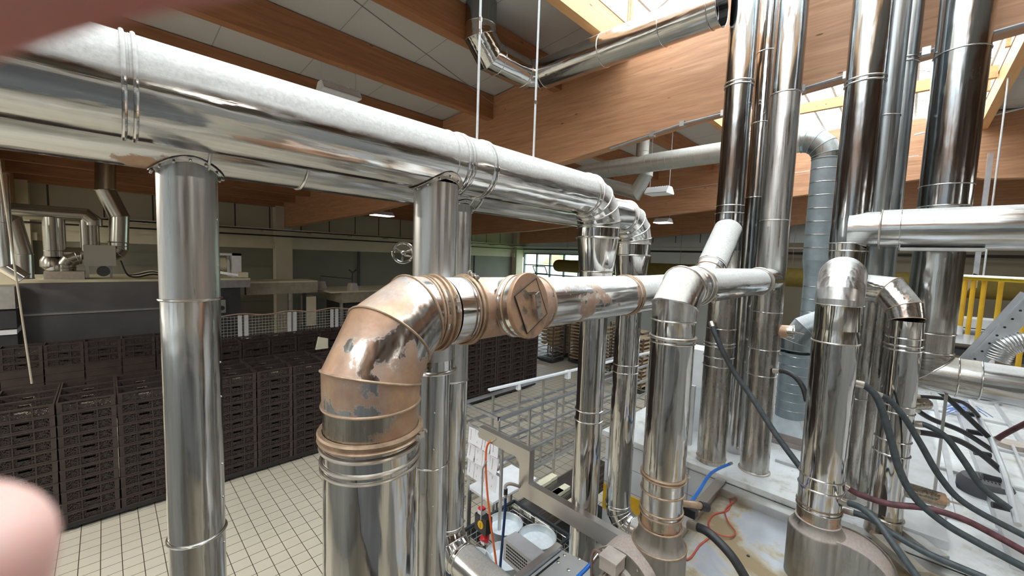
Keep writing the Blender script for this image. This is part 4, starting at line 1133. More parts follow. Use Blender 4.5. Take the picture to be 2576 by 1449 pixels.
b0 = ox(1735, 1285, 2.95); m = MB(); m.box(b0-V((.035, .05, .03)), b0+V((.035, .05, .03))); m.build('body', BLACK, t)
m = MB(); m.seg(b0+V((0, 0, .03)), b0+V((0, 0, .07)), .012, .012, n=10, caps=True); m.build('stem', CLAMP, t)
for k, (a_, b_) in enumerate((((2225, 1292), (2372, 1400)), ((2110, 1195), (2380, 1300)), ((2210, 1345), (2320, 1440)))):
    p, q = oz(*a_, ZT+.05), oz(*b_, ZT+.05)
    whole('roof_channel', MB().bar(p-V((0, 0, .02)), q-V((0, 0, .02)), .10, .05), plain('grey_brown_channel_%d' % k, ((.42, .41, .39), (.45, .45, .45), (.38, .34, .28))[k], .5, .4, .25), 'grey channel beam lying on the oven roof under the hoses, %s from the blower' % ORD[[0, 2, 1][k]], 'beam')
# manifold
t = thing('manifold_pipe', 'pale pipe manifold with stubs where the black hoses end', 'manifold', ox(2500, 1150, 5.3))
P = [ox(2440, 1010, 6.4), ox(2495, 1110, 5.65), ox(2530, 1200, 5.15), ox(2560, 1320, 4.65)]
for p in P: p.z = max(p.z, ZT+.1)
MB().tube(P, .022, 10).build('pipe', MACH, t, True)
for k in range(5):
    q = P[0].lerp(P[3], .15+.19*k); q.z = max(q.z, ZT+.12); m = MB(); m.seg(q, q+V((-.02, .10, .0)), .024, .024, n=12, caps=True); m.build('stub', BLACK, t, True)
m = MB(); m.bar(P[0]-V((0, 0, .1)), P[0], .03); m.bar(P[2]-V((0, 0, .1)), P[2], .03); m.build('foot', MACH, t)
t = thing('wire_bundle', 'loose bundle of thin blue wires lying by the manifold', 'wires', oz(2430, 1045, ZT+.1))
random.seed(3)
for k in range(14):
    b0 = oz(2430, 1048, ZT+.05)+V((random.uniform(-.3, .3), random.uniform(-.1, .1), random.uniform(0, .12)))
    MB().tube(spline([b0+V((0, .16, 0)), b0+V((.05, .05, .07)), b0+V((0, -.05, .06)), b0+V((.06, -.16, -.02))], 5), .005, 5).build('wire', plain('blue_wire', (.08, .20, .55), .5) if k == 0 else bpy.data.materials['blue_wire'], t)
t = thing('roof_motor', 'dark grey ribbed motor cover sitting on the oven roof among the hoses', 'motor', (5.0, -.62, ZT))
c3 = oz(2475, 1240, ZT)
m = MB(); m.lathe(c3, (0, 0, 1), [(0, .20), (.10, .20), (.15, .17), (.16, .05)], 36); m.build('cover', plain('dark_motor_grey', (.09, .09, .10), .6), t, True)
m = MB()
for k in range(9): m.box(c3+V((-.09, -.11+.024*k, .152)), c3+V((.09, -.10+.024*k, .162)))
m.build('vent_grille', SLOT, t)
m = MB(); m.lathe(oz(2480, 1012, ZT), (0, 0, 1), [(0, .16), (.10, .16), (.10, .1)], 24); whole('ventilator', m, MACH, 'round pale vent cap on the oven roof near the right edge', 'cap', smooth=True)
m = MB(); m.lathe(oz(2545, 1125, ZT), (0, 0, 1), [(0, .15), (.06, .15), (.06, .1)], 24); whole('inspection_hatch', m, CASTING, 'round brown-rimmed inspection cap beside the manifold', 'cap', smooth=True)
t = thing('rod_rail', 'pair of thin white pipes running beside the manifold at the right edge', 'pipe', oz(2560, 1150, ZT))
for s in (0, .07): MB().tube([oz(2550, 1125, ZT+.06)+V((s, 0, 0)), oz(2620, 1290, ZT+.06)+V((s, 0, 0))], .016, 8).build('pipe', MACH, t, True)

# --- yellow railing, struts, strut channels on the right
t = thing('safety_railing', 'yellow safety railing with a dusty white top rail at the right edge', 'railing', (8.6, -1, 3.1))
a, b = ox(2424, 697, 8.0), ox(2600, 706, 7.4)
bot = [(2428, 830), (2445, 845), (2468, 870), (2500, 900), (2560, 930)]
MB().tube([a+V((.25, .02, -.02)), a, b], .034, 12).build('top_rail', steel('dusty_yellow_rail', 'y', base=.6, tint=(1, .72, .05), rough=.5, dust=1, dthr=.05, dustcol=(.75, .70, .58), wav=.0), t, True)
tops = [(2430, 700), (2451, 700), (2478, 700), (2520, 702), (2590, 705)]
lows = [(2420, 820), (2436, 842), (2455, 868), (2498, 905), (2572, 940)]
for i, ((p, q), (r_, s_)) in enumerate(zip(tops, lows)):
    A1 = ox(p, q, 8.0-.07*i); zb = ox(r_, s_, 8.0-.07*i).z
    MB().tube([A1, V((A1.x, A1.y, zb))], .024, 10).build('post', YEL, t, True)
    m = MB(); m.seg(V((A1.x, A1.y, zb-.12)), V((A1.x, A1.y, zb)), .030, .030, n=12, caps=True); m.build('post_socket', WHITE, t, True)
t = thing('perforated_strut', 'grey perforated steel strut slanting up under the yellow railing', 'strut', ox(2450, 900, 6.6))
a, b = ox(2440, 915, 6.6), ox(2600, 745, 6.6)
m = MB(); m.bar(a, b, .03, .19); m.bar(a+V((0, 0, .10)), b+V((0, 0, .10)), .10, .015); m.build('channel', FRAME, t)
m = MB()
for k in range(8):
    q = a.lerp(b, .08+.12*k)+V((-.018, 0, -.0)); m.lathe(q, (-1, 0, 0), [(0, .011), (.002, .011)], 10)
m.build('holes', BLACK, t)
t = thing('strut_channel', 'thin galvanised channel hanging from the roof above the yellow railing', 'strut', ox(2448, 700, 8.1))
a = ox(2490, 405, 8.1); b = ox(2452, 705, 8.1); MB().bar(V((a.x, a.y, b.z-.1)), V((a.x, a.y, a.z+.1)), .05, .05).build('channel', FRAME, t)
MB().bar(ox(2457, 690, 8.1), ox(2413, 745, 8.1), .05, .06).build('brace', FRAME, t)
wire((9.9, ox(2530, 250, 9.9).y, roofz(-1)+.01), (9.9, ox(2530, 250, 9.9).y, 4.0), .012, 'thin pale rope hanging from the roof at the far right', ROD, 'hanging_rope', 'rope')
wire(ox(2300, 340, 12.9), ox(2600, 265, 12.9), .02, 'white cable stretched across the lit far girder at the right', ROD)
t = thing('conveyor', 'pale conveyor line crossing behind the yellow railing', 'conveyor', (12, -2, 0))
for z, h, X, mt in ((3.15, .16, 11.0, MACH), (2.85, .28, 10.95, WHITE), (2.6, .12, 11.1, DARKM)):
    MB().box((X, -8, z), (X+.6, 1.2, z+h)).build('side_panel', mt, t)
for yy in (-7, -3.5, -.2): MB().box((11.2, yy, .02), (11.35, yy+.12, 2.7)).build('leg', FRAMEG, t)
MB().tube([(10.9, -8, 3.08), (10.9, 1.2, 3.08)], .05, 10).build('side_pipe', plain('dark_pipe', (.13, .14, .16), .4, .5), t, True)
t = thing('flexible_duct', 'short ribbed flexible duct behind the lower right pipe', 'duct', ox(2560, 870, 6.5))
P = spline([ox(2510, 905, 6.5), ox(2530, 875, 6.5), ox(2575, 860, 6.5), ox(2630, 858, 6.5)], 6); MB().tube(P, .085, 16).build('hose', FRAME, t, True)
for k in range(0, len(P)-1, 1): ring(t, P[k], P[k+1]-P[k], .086, .008, FRAMEG, 'rib')

# ---- unseen platform and plant, added behind the viewer for the pipes to reflect
t = thing('unseen_platform', 'unseen dark grating platform under the viewer, added for the pipe reflections', 'platform', (-1.4, -1.2, 0))
MB().box((-3.2, -3.2, 2.42), (.55, .45, 2.5)).build('deck', plain('unseen_dark_grating', (.09, .09, .09), .6, .4), t)  # deck of the unseen platform, added for the pipe reflections
for x, y in ((-3.1, -3.1), (.45, -3.1), (-3.1, .35), (.45, .35)): MB().box((x-.04, y-.04, 0), (x+.04, y+.04, 2.42)).build('leg', FRAMEG, t)
m = MB()
for x0, y0, x1, y1 in ((-3.1, -3.1, -3.1, .35), (-3.1, -3.1, .45, -3.1)):
    for z in (3.0, 3.5): m.tube([(x0, y0, z), (x1, y1, z)], .02, 8)
m.build('unseen_handrail', YEL, t, True)
t = thing('oven_block', 'unseen pale oven block behind the platform, added for the pipe reflections', 'oven', (-5, -3, 0))
MB().box((-8.5, -6.5, 0), (-3.6, 9, 2.9)).build('body', MACH, t)
MB().box((-8.5, -6.5, 2.9), (-3.6, 9, 2.96)).build('top_plate', ROOFW, t)
t = thing('oven_block', 'unseen long oven block right of the platform, added for the pipe reflections', 'oven', (4, -9, 0))
MB().box((-3.2, -11, 0), (9, -5.6, 2.7)).build('body', MACH, t)
MB().box((-3.2, -11, 2.7), (9, -5.6, 2.76)).build('top_plate', ROOFW, t)
for k, (x, y, r) in enumerate(((-4.2, .8, .16), (-4.6, 2.6, .14), (-4.3, -1.4, .18), (-4.8, -3.6, .15), (-1.5, -6.2, .16), (2.7, -6.4, .2), (4.3, -6.1, .15), (6.5, -6.6, .18))):
    t = thing('flue_pipe', 'unseen flue behind the platform, added for pipe reflections, %s counted clockwise' % ORD[k], 'flue', (x, y, 2.7))
    vpipe(t, x, y, [(2.9, r), (4.6, r), (6.9, r)], [S['z'], S['galv']]); ring(t, (x, y, 4.6), (0, 0, 1), r+.003, .008)

# ============================================================ CRATES
CL, CW, CH = .59, .392, .1625
def crate_parts():
    rim, wall, flo = MB(), MB(), MB()
    L, W_, Hh = CL/2, CW/2, CH-.003
    t_ = .012
    # top rim and foot rim
    for z0, z1, e in ((Hh-.022, Hh, 0), (0, .018, .006)):
        rim.box((-L+e, -W_+e, z0), (L-e, -W_+e+.018, z1)); rim.box((-L+e, W_-e-.018, z0), (L-e, W_-e, z1))
        rim.box((-L+e, -W_+e+.018, z0), (-L+e+.018, W_-e-.018, z1)); rim.box((L-e-.018, -W_+e+.018, z0), (L-e, W_-e-.018, z1))
    for sx_ in (-1, 1):
        for sy_ in (-1, 1):
            x0, y0 = sx_*(L-.030), sy_*(W_-.022)
            rim.box((x0-.026, y0-.018, .018), (x0+.026, y0+.018, Hh-.022))
    for s in (-1, 1):
        for xx in (-.095, .095): rim.box((xx-.007, s*(W_-.018)-.012, .018), (xx+.007, s*(W_-.018)+.012, Hh-.022))
        y = s*(W_-.030)
        for a, b in ((-L+.056, -.102), (.102, L-.056)): wall.box((a, y-.003, .018), (b, y+.003, Hh-.022))
        wall.box((-.088, y-.003, .018), (.088, y+.003, .085)); wall.box((-.088, y-.003, .112), (.088, y+.003, Hh-.022))
        wall.box((-.088, y-.003, .085), (-.06, y+.003, .112)); wall.box((.06, y-.003, .085), (.088, y+.003, .112))
        x = s*(L-.016)
        wall.box((x-.003, -W_+.04, .018), (x+.003, W_-.04, .085)); wall.box((x-.003, -W_+.04, .085), (x+.003, -.06, .115))
        wall.box((x-.003, .06, .085), (x+.003, W_-.04, .115)); wall.box((x-.003, -W_+.04, .115), (x+.003, W_-.04, Hh-.022))
    flo.box((-L+.02, -W_+.02, .006), (L-.02, W_-.02, .014))
    return rim, wall, flo
r_, w_, f_ = crate_parts()
mb = MB()
for k, q in enumerate((r_, w_, f_)):
    mb.cur = k; mb.add(q.v, q.f)
crate0 = mb.build('plastic_crate', [CRATE, CRATEP, CRATEF], None)
used = [0]
def crate(x, y, z, label, group):
    o = crate0 if used[0] == 0 else crate0.copy()
    if used[0]: COL.objects.link(o)
    used[0] += 1; o.location = (x, y, z); tag(o, label, 'crate', group)
Z0 = .13; NL = 11
for c_ in range(19):
    xx = -1.75+.6*c_+.3
    for l in range(NL):
        crate(xx+random.uniform(-.003, .003), 8.2+.2+random.uniform(-.004, .004), Z0+l*CH+.001, 'brown crate in the near row, %s column from left, %s layer up' % (ORD[c_], ORD[l]), 'stacked crates of the near row')
    for d_ in (1, 2):
        crate(xx, 8.4+.4*d_, Z0+(NL-1)*CH+.001, 'brown open crate topping the near row, %s column, behind the front one by %s' % (ORD[c_], ['', 'one', 'two'][d_]), 'top crates of the near row')
def simple_stack(nx, ny, nl, x0, y0, label, skip_front):
    m = MB()
    for i in range(nx):
        for j in range(ny):
            for l in range(nl):
                x, y, z = x0+.6*i, y0+.4*j, Z0+l*CH
                m.box((x+.012, y+.012, z+.001), (x+.588, y+.38, z+CH-.03)); m.box((x+.006, y+.006, z+CH-.028), (x+.594, y+.386, z+CH-.002))
    o = whole('crate_stack', m, CRATE, label, 'crates'); o['kind'] = 'stuff'
simple_stack(19, 2, NL-1, -1.75, 8.6, 'mass of brown crates filling the back ranks of the near row', 0)
def dolly(x0, y0, n, ny, label):
    m = MB(); m.box((x0+.02, y0+.03, .06), (x0+.6*n-.02, y0+.4*ny-.02, .128))
    for i in range(n):
        for yy in (y0+.08, y0+.4*ny-.1): m.box((x0+.6*i+.1, yy, 0), (x0+.6*i+.16, yy+.03, .06))
    whole('crate_dolly', m, BLACK, label, 'dolly')
dolly(-1.75, 8.2, 19, 3, 'low black dolly under the near row of brown crates')
for seg_, X0, Y0, n, nl, vis in (('left', -2.2, 13.0, 6, 11, 3), ('right', 1.6, 11.0, 8, 11, 3)):
    for i in range(n):
        for l in range(nl-vis, nl):
            crate(X0+.6*i+.3, Y0+.2, Z0+l*CH+.001, 'brown crate in the %s rear row, %s column, %s layer from the top' % (seg_, ORD[i], ORD[nl-1-l]), 'stacked crates of the rear rows')
    if seg_ == 'right':
        for i in range(n-1): crate(X0+.6*i+.3, Y0+.6, Z0+(nl-1)*CH+.001, 'brown open crate topping the right rear row, second rank, %s from left' % ORD[i], 'top crates of the right rear row')
        simple_stack(n-1, 1, nl-1, X0, Y0+.4, 'mass of brown crates behind the right rear row', 0)
    simple_stack(n, 1, nl-vis, X0, Y0, 'mass of brown crates below the visible layers of the %s rear row' % seg_, 0)
    dolly(X0, Y0, n, 1 if seg_ == 'left' else 2, 'low black dolly under the %s rear row of crates' % seg_)
m = MB(); q = oz(795, 880, 1.95); m.prism([q, q+V((.26, 0, 0)), q+V((.26, 0, .22)), q+V((.06, 0, .28))], (0, .05, 0)); whole('plastic_sheet', m, TOPC, 'small pale plastic sheet standing on the crates beside the rusty elbow', 'sheet')

# ============================================================ BACK OF THE HALL, LEFT
Y5 = 15.0
t = thing('tunnel_oven', 'long dark steel tunnel oven with dusty cream top against the far wall', 'oven', (.5, Y5, 0))
MB().box((-1.5, Y5, .1), (2.05, Y5+2.6, 3.12)).build('body', OVEN, t)
m = MB(); m.box((-1.52, Y5-.02, 3.12), (3.25, Y5+2.7, 3.18)); m.build('top_plate', TOPC, t)
MB().box((2.05, Y5, 2.88), (3.25, Y5+2.6, 3.12)).build('hood', plain('grey_hood', (.30, .29, .30), .5, .4), t)
m = MB(); m.box((-1.5, Y5-.07, 2.33), (2.05, Y5, 2.37)); m.build('side_ledge', FRAMEG, t)
m = MB(); m.box((2.1, Y5+.1, .1), (3.0, Y5+2.4, 2.88)); cb = m.build('control_cabinet', DARKM, t)
m = MB(); m.box((2.2, Y5+.06, 2.1), (2.6, Y5+.1, 2.5)); m.build('control_panel', FRAMEG, cb)
m = MB(); m.lathe((2.5, Y5+.06, 2.25), (0, -1, 0), [(0, .07), (.02, .07)], 16); m.build('dial', DARKM, cb)
m = MB()
for k in range(3): m.lathe((2.25+.1*k, Y5+.1, 1.9), (0, -1, 0), [(0, .025), (.02, .025)], 10)
m.build('push_buttons', WHITE, cb)
t = thing('burner_box', 'open grey housing with a tan drum on top of the far oven end', 'box', (2.7, Y5+.5, 3.18))
m = MB(); m.box((2.85, Y5+.4, 3.18), (3.1, Y5+1.2, 3.95)); m.box((2.1, Y5+.4, 3.88), (3.1, Y5+1.2, 3.95)); m.build('housing', WHITE, t)
m = MB(); m.lathe((2.1, Y5+.6, 3.6), (1, 0, 0), [(0, .05), (.02, .22), (.6, .22), (.62, .05)], 20); m.build('drum', CREAM, t, True)
t = thing('belt_frame', 'slanting belt frame with pale motor lying on the far oven top', 'frame', (2.9, Y5+.2, 3.18))
m = MB(); m.bar((2.1, Y5+.6, 3.42), (3.2, Y5+.05, 3.22), .05, .08); m.bar((2.1, Y5+.9, 3.42), (3.2, Y5+.35, 3.22), .05, .08); m.build('side_rail', FRAMEG, t)
MB().box((2.95, Y5, 3.2), (3.2, Y5+.25, 3.36)).build('motor', TOPC, t)
# transfer line to the right
t = thing('transfer_conveyor', 'beige transfer conveyor between the far oven and the wall pillar', 'conveyor', (5, Y5+1, 0))
MB().box((3.3, Y5+.8, 2.55), (5.6, Y5+1.0, 2.95)).build('side_panel', plain('beige_panel', (.36, .32, .25), .7), t)
MB().box((3.3, Y5+.8, 2.95), (5.6, Y5+1.9, 3.0)).build('belt', TOPC, t)
for xx in (4.6, 5.1): MB().box((xx, Y5+.8, .02), (xx+.1, Y5+.9, 2.55)).build('leg', FRAMEG if xx < 5 else DARKM, t)
MB().box((5.2, Y5+.8, 1.3), (5.55, Y5+1.4, 2.4)).build('drive_box', CREAM, t)
t = thing('dough_table', 'cream topped table machine with two small hoppers near the back wall', 'machine', (7, Y5+1, 0))
m = MB(); m.box((5.9, Y5+.3, 2.55), (10.5, Y5+2.6, 2.60)); m.build('table_top', TOPC, t)
m = MB(); m.box((6.3, Y5+.32, 2.15), (10.4, Y5+2.5, 2.55)); m.build('side_panel', plain('beige_panel_low', (.33, .29, .22), .7), t)
MB().box((6.5, Y5+.5, .1), (7.6, Y5+2.3, 2.15)).build('cabinet', DARKM, t)
for xx in (6.3, 9.9): MB().box((xx, Y5+.4, .02), (xx+.1, Y5+.5, 2.15)).build('leg', FRAMEG, t)
for xx, yy in ((6.15, Y5+2.0), (6.9, Y5+.7)): m = MB(); m.lathe((xx, yy, 2.6), (0, 0, 1), [(0, .24), (.28, .17), (.3, .05)], 18); m.build('hopper', CASTING, t, True)
m = MB(); m.tube([(6.9, Y5+.7, 2.9), (6.9, Y5+.7, 3.35)], .03, 8); m.bar((6.9, Y5+.7, 3.3), (6.75, Y5+.7, 3.42), .05); m.bar((6.9, Y5+.7, 3.3), (7.06, Y5+.7, 3.42), .05); m.tube([(6.15, Y5+2, 2.85), (6.15, Y5+2, 3.1), (6.9, Y5+.7, 3.05)], .02, 6); m.build('feed_pipe', DARKM, t)
# mesh fence
t = thing('mesh_fence', 'low wire mesh fence topped by a red and white tape behind the rear crates', 'fence', (6, 14.1, 0))
m = MB(); x = 2.1
for k in range(8): m.tube([(2.1, 14.1, 1.45+.09*k), (9.9, 14.1, 1.45+.09*k)], .006, 5)
while x < 9.9: m.tube([(x, 14.1, 1.4), (x, 14.1, 2.1)], .004, 4); x += .09
m.build('wire_mesh', plain('white_wire', (.6, .6, .58), .5), t)
for k in range(6):
    xx = 2.85+1.35*k
    for s in (-.08, .08): MB().box((xx+s-.05, 14.06, 0), (xx+s+.05, 14.12, 2.12)).build('post', WHITE, t)
P = []
for k in range(6): P += [V((2.1+1.35*k, 14.05, 2.10)), V((2.1+1.35*k+.67, 14.05, 2.17))]
m = MB(); m.tube(spline(P, 5), .018, 6); m.build('barrier_tape', plain('faded_tape', (.62, .40, .32), .7), t, True)

# flues of the far oven
FY5 = 14.6
def fo(px, py, Y=15.6): return oy(px, py, Y)
FARST = plain('far_stainless', (.42, .40, .35), .26, .95, .06, .8)
t = thing('far_flue', 'dark far flue zigzagging from the roof down to the far oven at the left', 'flue', fo(300, 690))
P = [fo(265, 380), fo(265, 478), fo(300, 545), fo(298, 610)]
P[0].z = 6.5
pts = [P[0], P[1], P[2], P[3]]
gored(t, pts, .21, FARST, bead=.012)
c0 = fo(298, 640); pe = bend(P[3], V((P[3].x, P[3].y, c0.z)), V((P[3].x-1, P[3].y, c0.z)), .22, 4)
gored(t, [P[3]]+pe, .20, FARST, beads=True, bead=.01)
straight(t, pe[-1], pe[-1]-V((.8, 0, 0)), .16, FARST)
t = thing('far_burner_duct', 'far grey burner box with curved intake duct on the far oven top', 'duct', fo(190, 700))
q = fo(165, 700); c1 = V((q.x, q.y, fo(165, 645).z)); pe = bend(q, c1, c1+V((1, 0, 0)), .3, 4)
straight(t, V((q.x, q.y, 3.18)), pe[0], .20, FARST); gored(t, pe, .20, FARST, bead=.01)
b = fo(245, 640); MB().box((b.x-.25, b.y-.3, b.z-.3), (b.x+.35, b.y+.3, b.z+.25)).build('burner_box', FARST, t)
MB().box((q.x-.35, q.y-.3, 3.18), (q.x+.35, q.y+.3, 3.38)).build('base_box', CASTING, t)
for dx in (-.2, .25): MB().bar((b.x+dx, b.y, 3.18), (b.x+dx, b.y, b.z-.3), .06).build('leg', FRAMEG, t)
m = MB(); m.lathe((b.x+.1, b.y-.3, 3.38), (0, 1, 0), [(0, .13), (.4, .13)], 16); m.build('motor', DARKM, t, True)
t = thing('far_header_duct', 'long far header pipe with several drop pipes left of the tall riser', 'duct', fo(100, 525))
h0, h1 = fo(-60, 522), fo(232, 535); z = h0.z-.02
P = bend(V((-4, h1.y, z)), V((h1.x, h1.y, z)), V((h1.x, h1.y, z-1)), .25, 3)
straight(t, V((h0.x-1, h1.y, z)), P[0], .19, FARST); gored(t, P, .19, FARST, beads=False)
straight(t, P[-1], V((h1.x, h1.y, 3.9)), .12, FARST)
for px, r in ((128, .15), (150, .10), (214, .11), (228, .08)):
    q = fo(px, 560); straight(t, V((q.x, q.y-.05, z-.1)), V((q.x, q.y-.05, 3.75)), r, FARST)
    ring(t, (q.x, q.y-.05, 3.9), (0, 0, 1), r, .01)
for px, zz_ in ((128, 3.4), (140, 3.3)): q = fo(px, 640); m = MB(); m.lathe((q.x, q.y, zz_), (0, 0, 1), [(0, .1), (.1, .2), (.25, .2), (.4, .12)], 16); m.build('valve_body', FARST, t, True)
t = thing('far_bent_pipe', 'bright bent pipe at the left edge in front of the far oven', 'duct', oy(20, 650, 13.2))
P = [oy(5, 560, 13.2), oy(12, 670, 13.2), oy(60, 700, 13.2)]
gored(t, [P[0]+V((0, 0, 1.0)), P[0], P[1], P[2]], .13, plain('far_bright', (.7, .69, .66), .15, 1, .04, 1), bead=.008)
q = oy(22, 545, 13.2)
t2 = thing('far_header_pipe', 'dark lagged pipe elbow at the upper left edge above the far oven', 'duct', oy(30, 550, 14.2))
P = [oy(-60, 545, 14.2), oy(30, 560, 14.2), oy(55, 640, 14.2), oy(58, 700, 14.2)]; gored(t2, P, .17, FARST, bead=.01)
t = thing('left_machine', 'grey and navy machine part showing at the left edge beside the far oven', 'machine', oy(10, 760, 13.8))
a = oy(-120, 715, 14.2); b = oy(43, 840, 14.2)
MB().box((a.x, 14.2, 2.6), (b.x, 14.9, 3.1)).build('upper_casing', FRAMEG, t)
MB().box((a.x, 14.25, 2.15), (b.x, 14.9, 2.55)).build('navy_panel', DARKM, t)
MB().box((a.x, 14.2, 2.02), (b.x, 14.9, 2.12)).build('pale_edge', WHITE, t)
MB().box((a.x, 14.25, .02), (b.x, 14.9, 2.0)).build('lower_casing', DARKM, t)
for i, (a_, b_) in enumerate((((250, 700), (300, 640)), ((255, 705), (306, 650)), ((290, 712), (304, 660)))):
    p, q = fo(*a_), fo(*b_)
P = [fo(303, 655, 15.3), fo(320, 690, 15.3), fo(345, 697, 15.3), fo(385, 690, 15.3), fo(420, 700, 15.3)]
for k in range(4):
    off = V((0, .05*k, .0)); PP = [p+off for p in P]
    for p in PP[2:]: p.z = max(p.z+.03*k, 3.22)
    whole('far_cable', MB().tube(spline(PP, 6), .022, 6), TOPC if k % 2 else BLACK, 'loose %s cable on the far oven top, %s from the front' % ('cream' if k % 2 else 'black', ORD[k]), 'cable', smooth=True)
# rope in front of the near crates and a long wire at the left
wire(oy(-4, 395, 8.35), oy(80, 965, 8.35), .012, 'slanting pale rope at the left running down to the crate tops', plain('rope', (.42, .36, .27), .8), 'hanging_rope', 'rope')
# shiny handwheel beside riser 2
hw = oy(1014, 636, 2.45)
t = thing('handwheel', 'shiny round handwheel sticking out left behind the central riser', 'wheel', hw, None)
ax_ = V((-.55, -.8, .1)).normalized()
MB().hoop(hw, ax_, .066, .011).build('rim', S['xm'], t, True)
u, w = frame(ax_); m = MB()
for k in range(3):
    e = u*math.cos(2.1*k+.4)+w*math.sin(2.1*k+.4); m.tube([hw, hw+e*.066], .007, 8)
m.ball(hw, .018, 8); m.build('hub_spokes', S['xm'], t, True)
MB().tube([hw, hw-ax_*.13, V((1.598, 2.1, hw.z-.08))], .010, 8).build('spindle', S['xm'], t, True)

# ============================================================ RACKS, TROLLEYS AND TUBS ON THE FLOOR
t = thing('steel_rack', 'long low stainless rack of rails and rungs on the tiled floor behind the thin risers', 'rack', (6.3, 4.5, 0))
RX0, RX1, RY0, RY1 = 3.95, 9.35, 4.05, 4.90
for y in (RY0, RY1):
    MB().box((RX0, y-.025, 1.76), (RX1, y+.025, 1.80)).build('top_rail', FRAME, t)
    for z in (1.42, 1.08, .72): MB().box((RX0, y-.02, z), (RX1, y+.02, z+.035)).build('side_rail', FRAME, t)
    MB().box((RX0, y-.02, .12), (RX1, y+.02, .16)).build('side_rail', FRAME, t)
MB().box((RX0, RY0, 1.76), (RX0+.04, RY1, 1.80)).build('end_rail', FRAME, t)
MB().box((RX1-.04, RY0, 1.76), (RX1, RY1, 1.80)).build('end_rail', FRAME, t)
nx = 8
for i in range(nx+1):
    x = RX0+(RX1-RX0)*i/nx
    for y in (RY0, RY1): MB().box((x-.018, y-.018, .0), (x+.018, y+.018, 1.76)).build('post', FRAMEG, t)
for i in range(nx):
    for z in (1.58, 1.36, 1.14, .92, .70, .48):
        x = RX0+(RX1-RX0)*(i+.0)/nx+.03
        MB().box((x, RY0, z), (x+.035, RY1, z+.012)).build('rung', FRAMEG, t)
m = MB(); a, b = oz(1230, 981, 1.92), oz(1660, 880, 1.92); m.bar(a, b, .07, .03); m.bar(a.lerp(b, .12)-V((0, 0, .12)), a.lerp(b, .12), .06, .06); m.bar(a.lerp(b, .36)-V((0, 0, .14)), a.lerp(b, .36)+V((0, 0, .02)), .09, .09); m.build('guide_lath', WHITE, t)
t = thing('steel_table', 'dark shiny steel worktable between the rack and the thin risers', 'table', (4.6, 3.3, 0))
MB().box((3.78, 2.85, .84), (5.6, 3.46, .88)).build('table_top', steel('dark_table', 'x', base=.3, rough=.22, wav=.05), t)
MB().box((3.8, 2.9, .15), (5.5, 3.44, .18)).build('lower_shelf', DARKM, t)
for x, y in ((3.82, 2.9), (5.5, 2.9), (3.82, 3.42), (5.5, 3.42)): MB().box((x-.02, y-.02, 0), (x+.02, y+.02, .84)).build('leg', FRAMEG, t)
for k in range(5):
    q = oz(1362+16*k, 1222+14*k-25*(k % 2), .885); m = MB(); m.box(q-V((.16, .05, 0)), q+V((.16, .05, .05)))
    whole('bread_board', m, TOPC, 'pale yellow strip of dough board on the dark table, %s from the left' % ORD[k], 'board', group='pale boards on the dark table')
t = thing('side_trolley', 'white topped trolley carrying papers behind the ticket rack', 'trolley', (3.6, 3.7, 0))
MB().box((3.35, 3.5, 1.0), (4.2, 4.0, 1.03)).build('shelf', WHITE, t)
MB().box((3.35, 3.5, .35), (4.2, 4.0, .38)).build('shelf', BLACK, t)
for x, y in ((3.37, 3.52), (4.18, 3.52), (3.37, 3.98), (4.18, 3.98)): MB().box((x-.02, y-.02, 0), (x+.02, y+.02, 1.0)).build('leg', FRAMEG, t)
# ticket rack with hanging papers
t = thing('ticket_rack', 'slim upright rack from which the white job sheets hang', 'rack', (3.25, 3.55, 0))
ya, yb = 3.28, 3.86
MB().box((3.24, ya-.03, 0), (3.27, ya, 2.0)).build('post', FRAMEG, t); MB().box((3.24, yb, 0), (3.27, yb+.03, 2.0)).build('post', FRAMEG, t)
for z in (1.96, 1.74, 1.52): MB().box((3.24, ya, z-.012), (3.26, yb, z+.012)).build('rail', FRAME, t)
pc = 0
for r_i, z in enumerate((1.955, 1.735, 1.515)):
    for k in range(4):
        y = yb-.075-.145*k; a = random.uniform(-.07, .07); cx = 3.225-.004*k
        m = MB(); w2_, h2 = .066, .20
        def rp(u_, v_): return V((cx-.03*v_/h2*0-.02*(v_/h2)**2, y+u_*math.cos(a)+v_*math.sin(a), z-v_*math.cos(a)+u_*math.sin(a)))
        m.prism([rp(-w2_, 0), rp(w2_, 0), rp(w2_, h2*.5), rp(w2_, h2), rp(-w2_, h2), rp(-w2_, h2*.5)], (.0015, 0, 0))
        o = whole('paper_sheet', m, PAPER, 'white printed job sheet, %s row of the ticket rack, %s from the left' % (ORD[r_i], ORD[k]), 'paper', group='job sheets on the ticket rack')
        m = MB()
        for j in range(9):
            q = rp(.02, .03+.015*j); m.box(q-V((.0025, .004, .004)), q+V((-.0015, .005, .004)))
        m.build('text_line', SLOT, o)
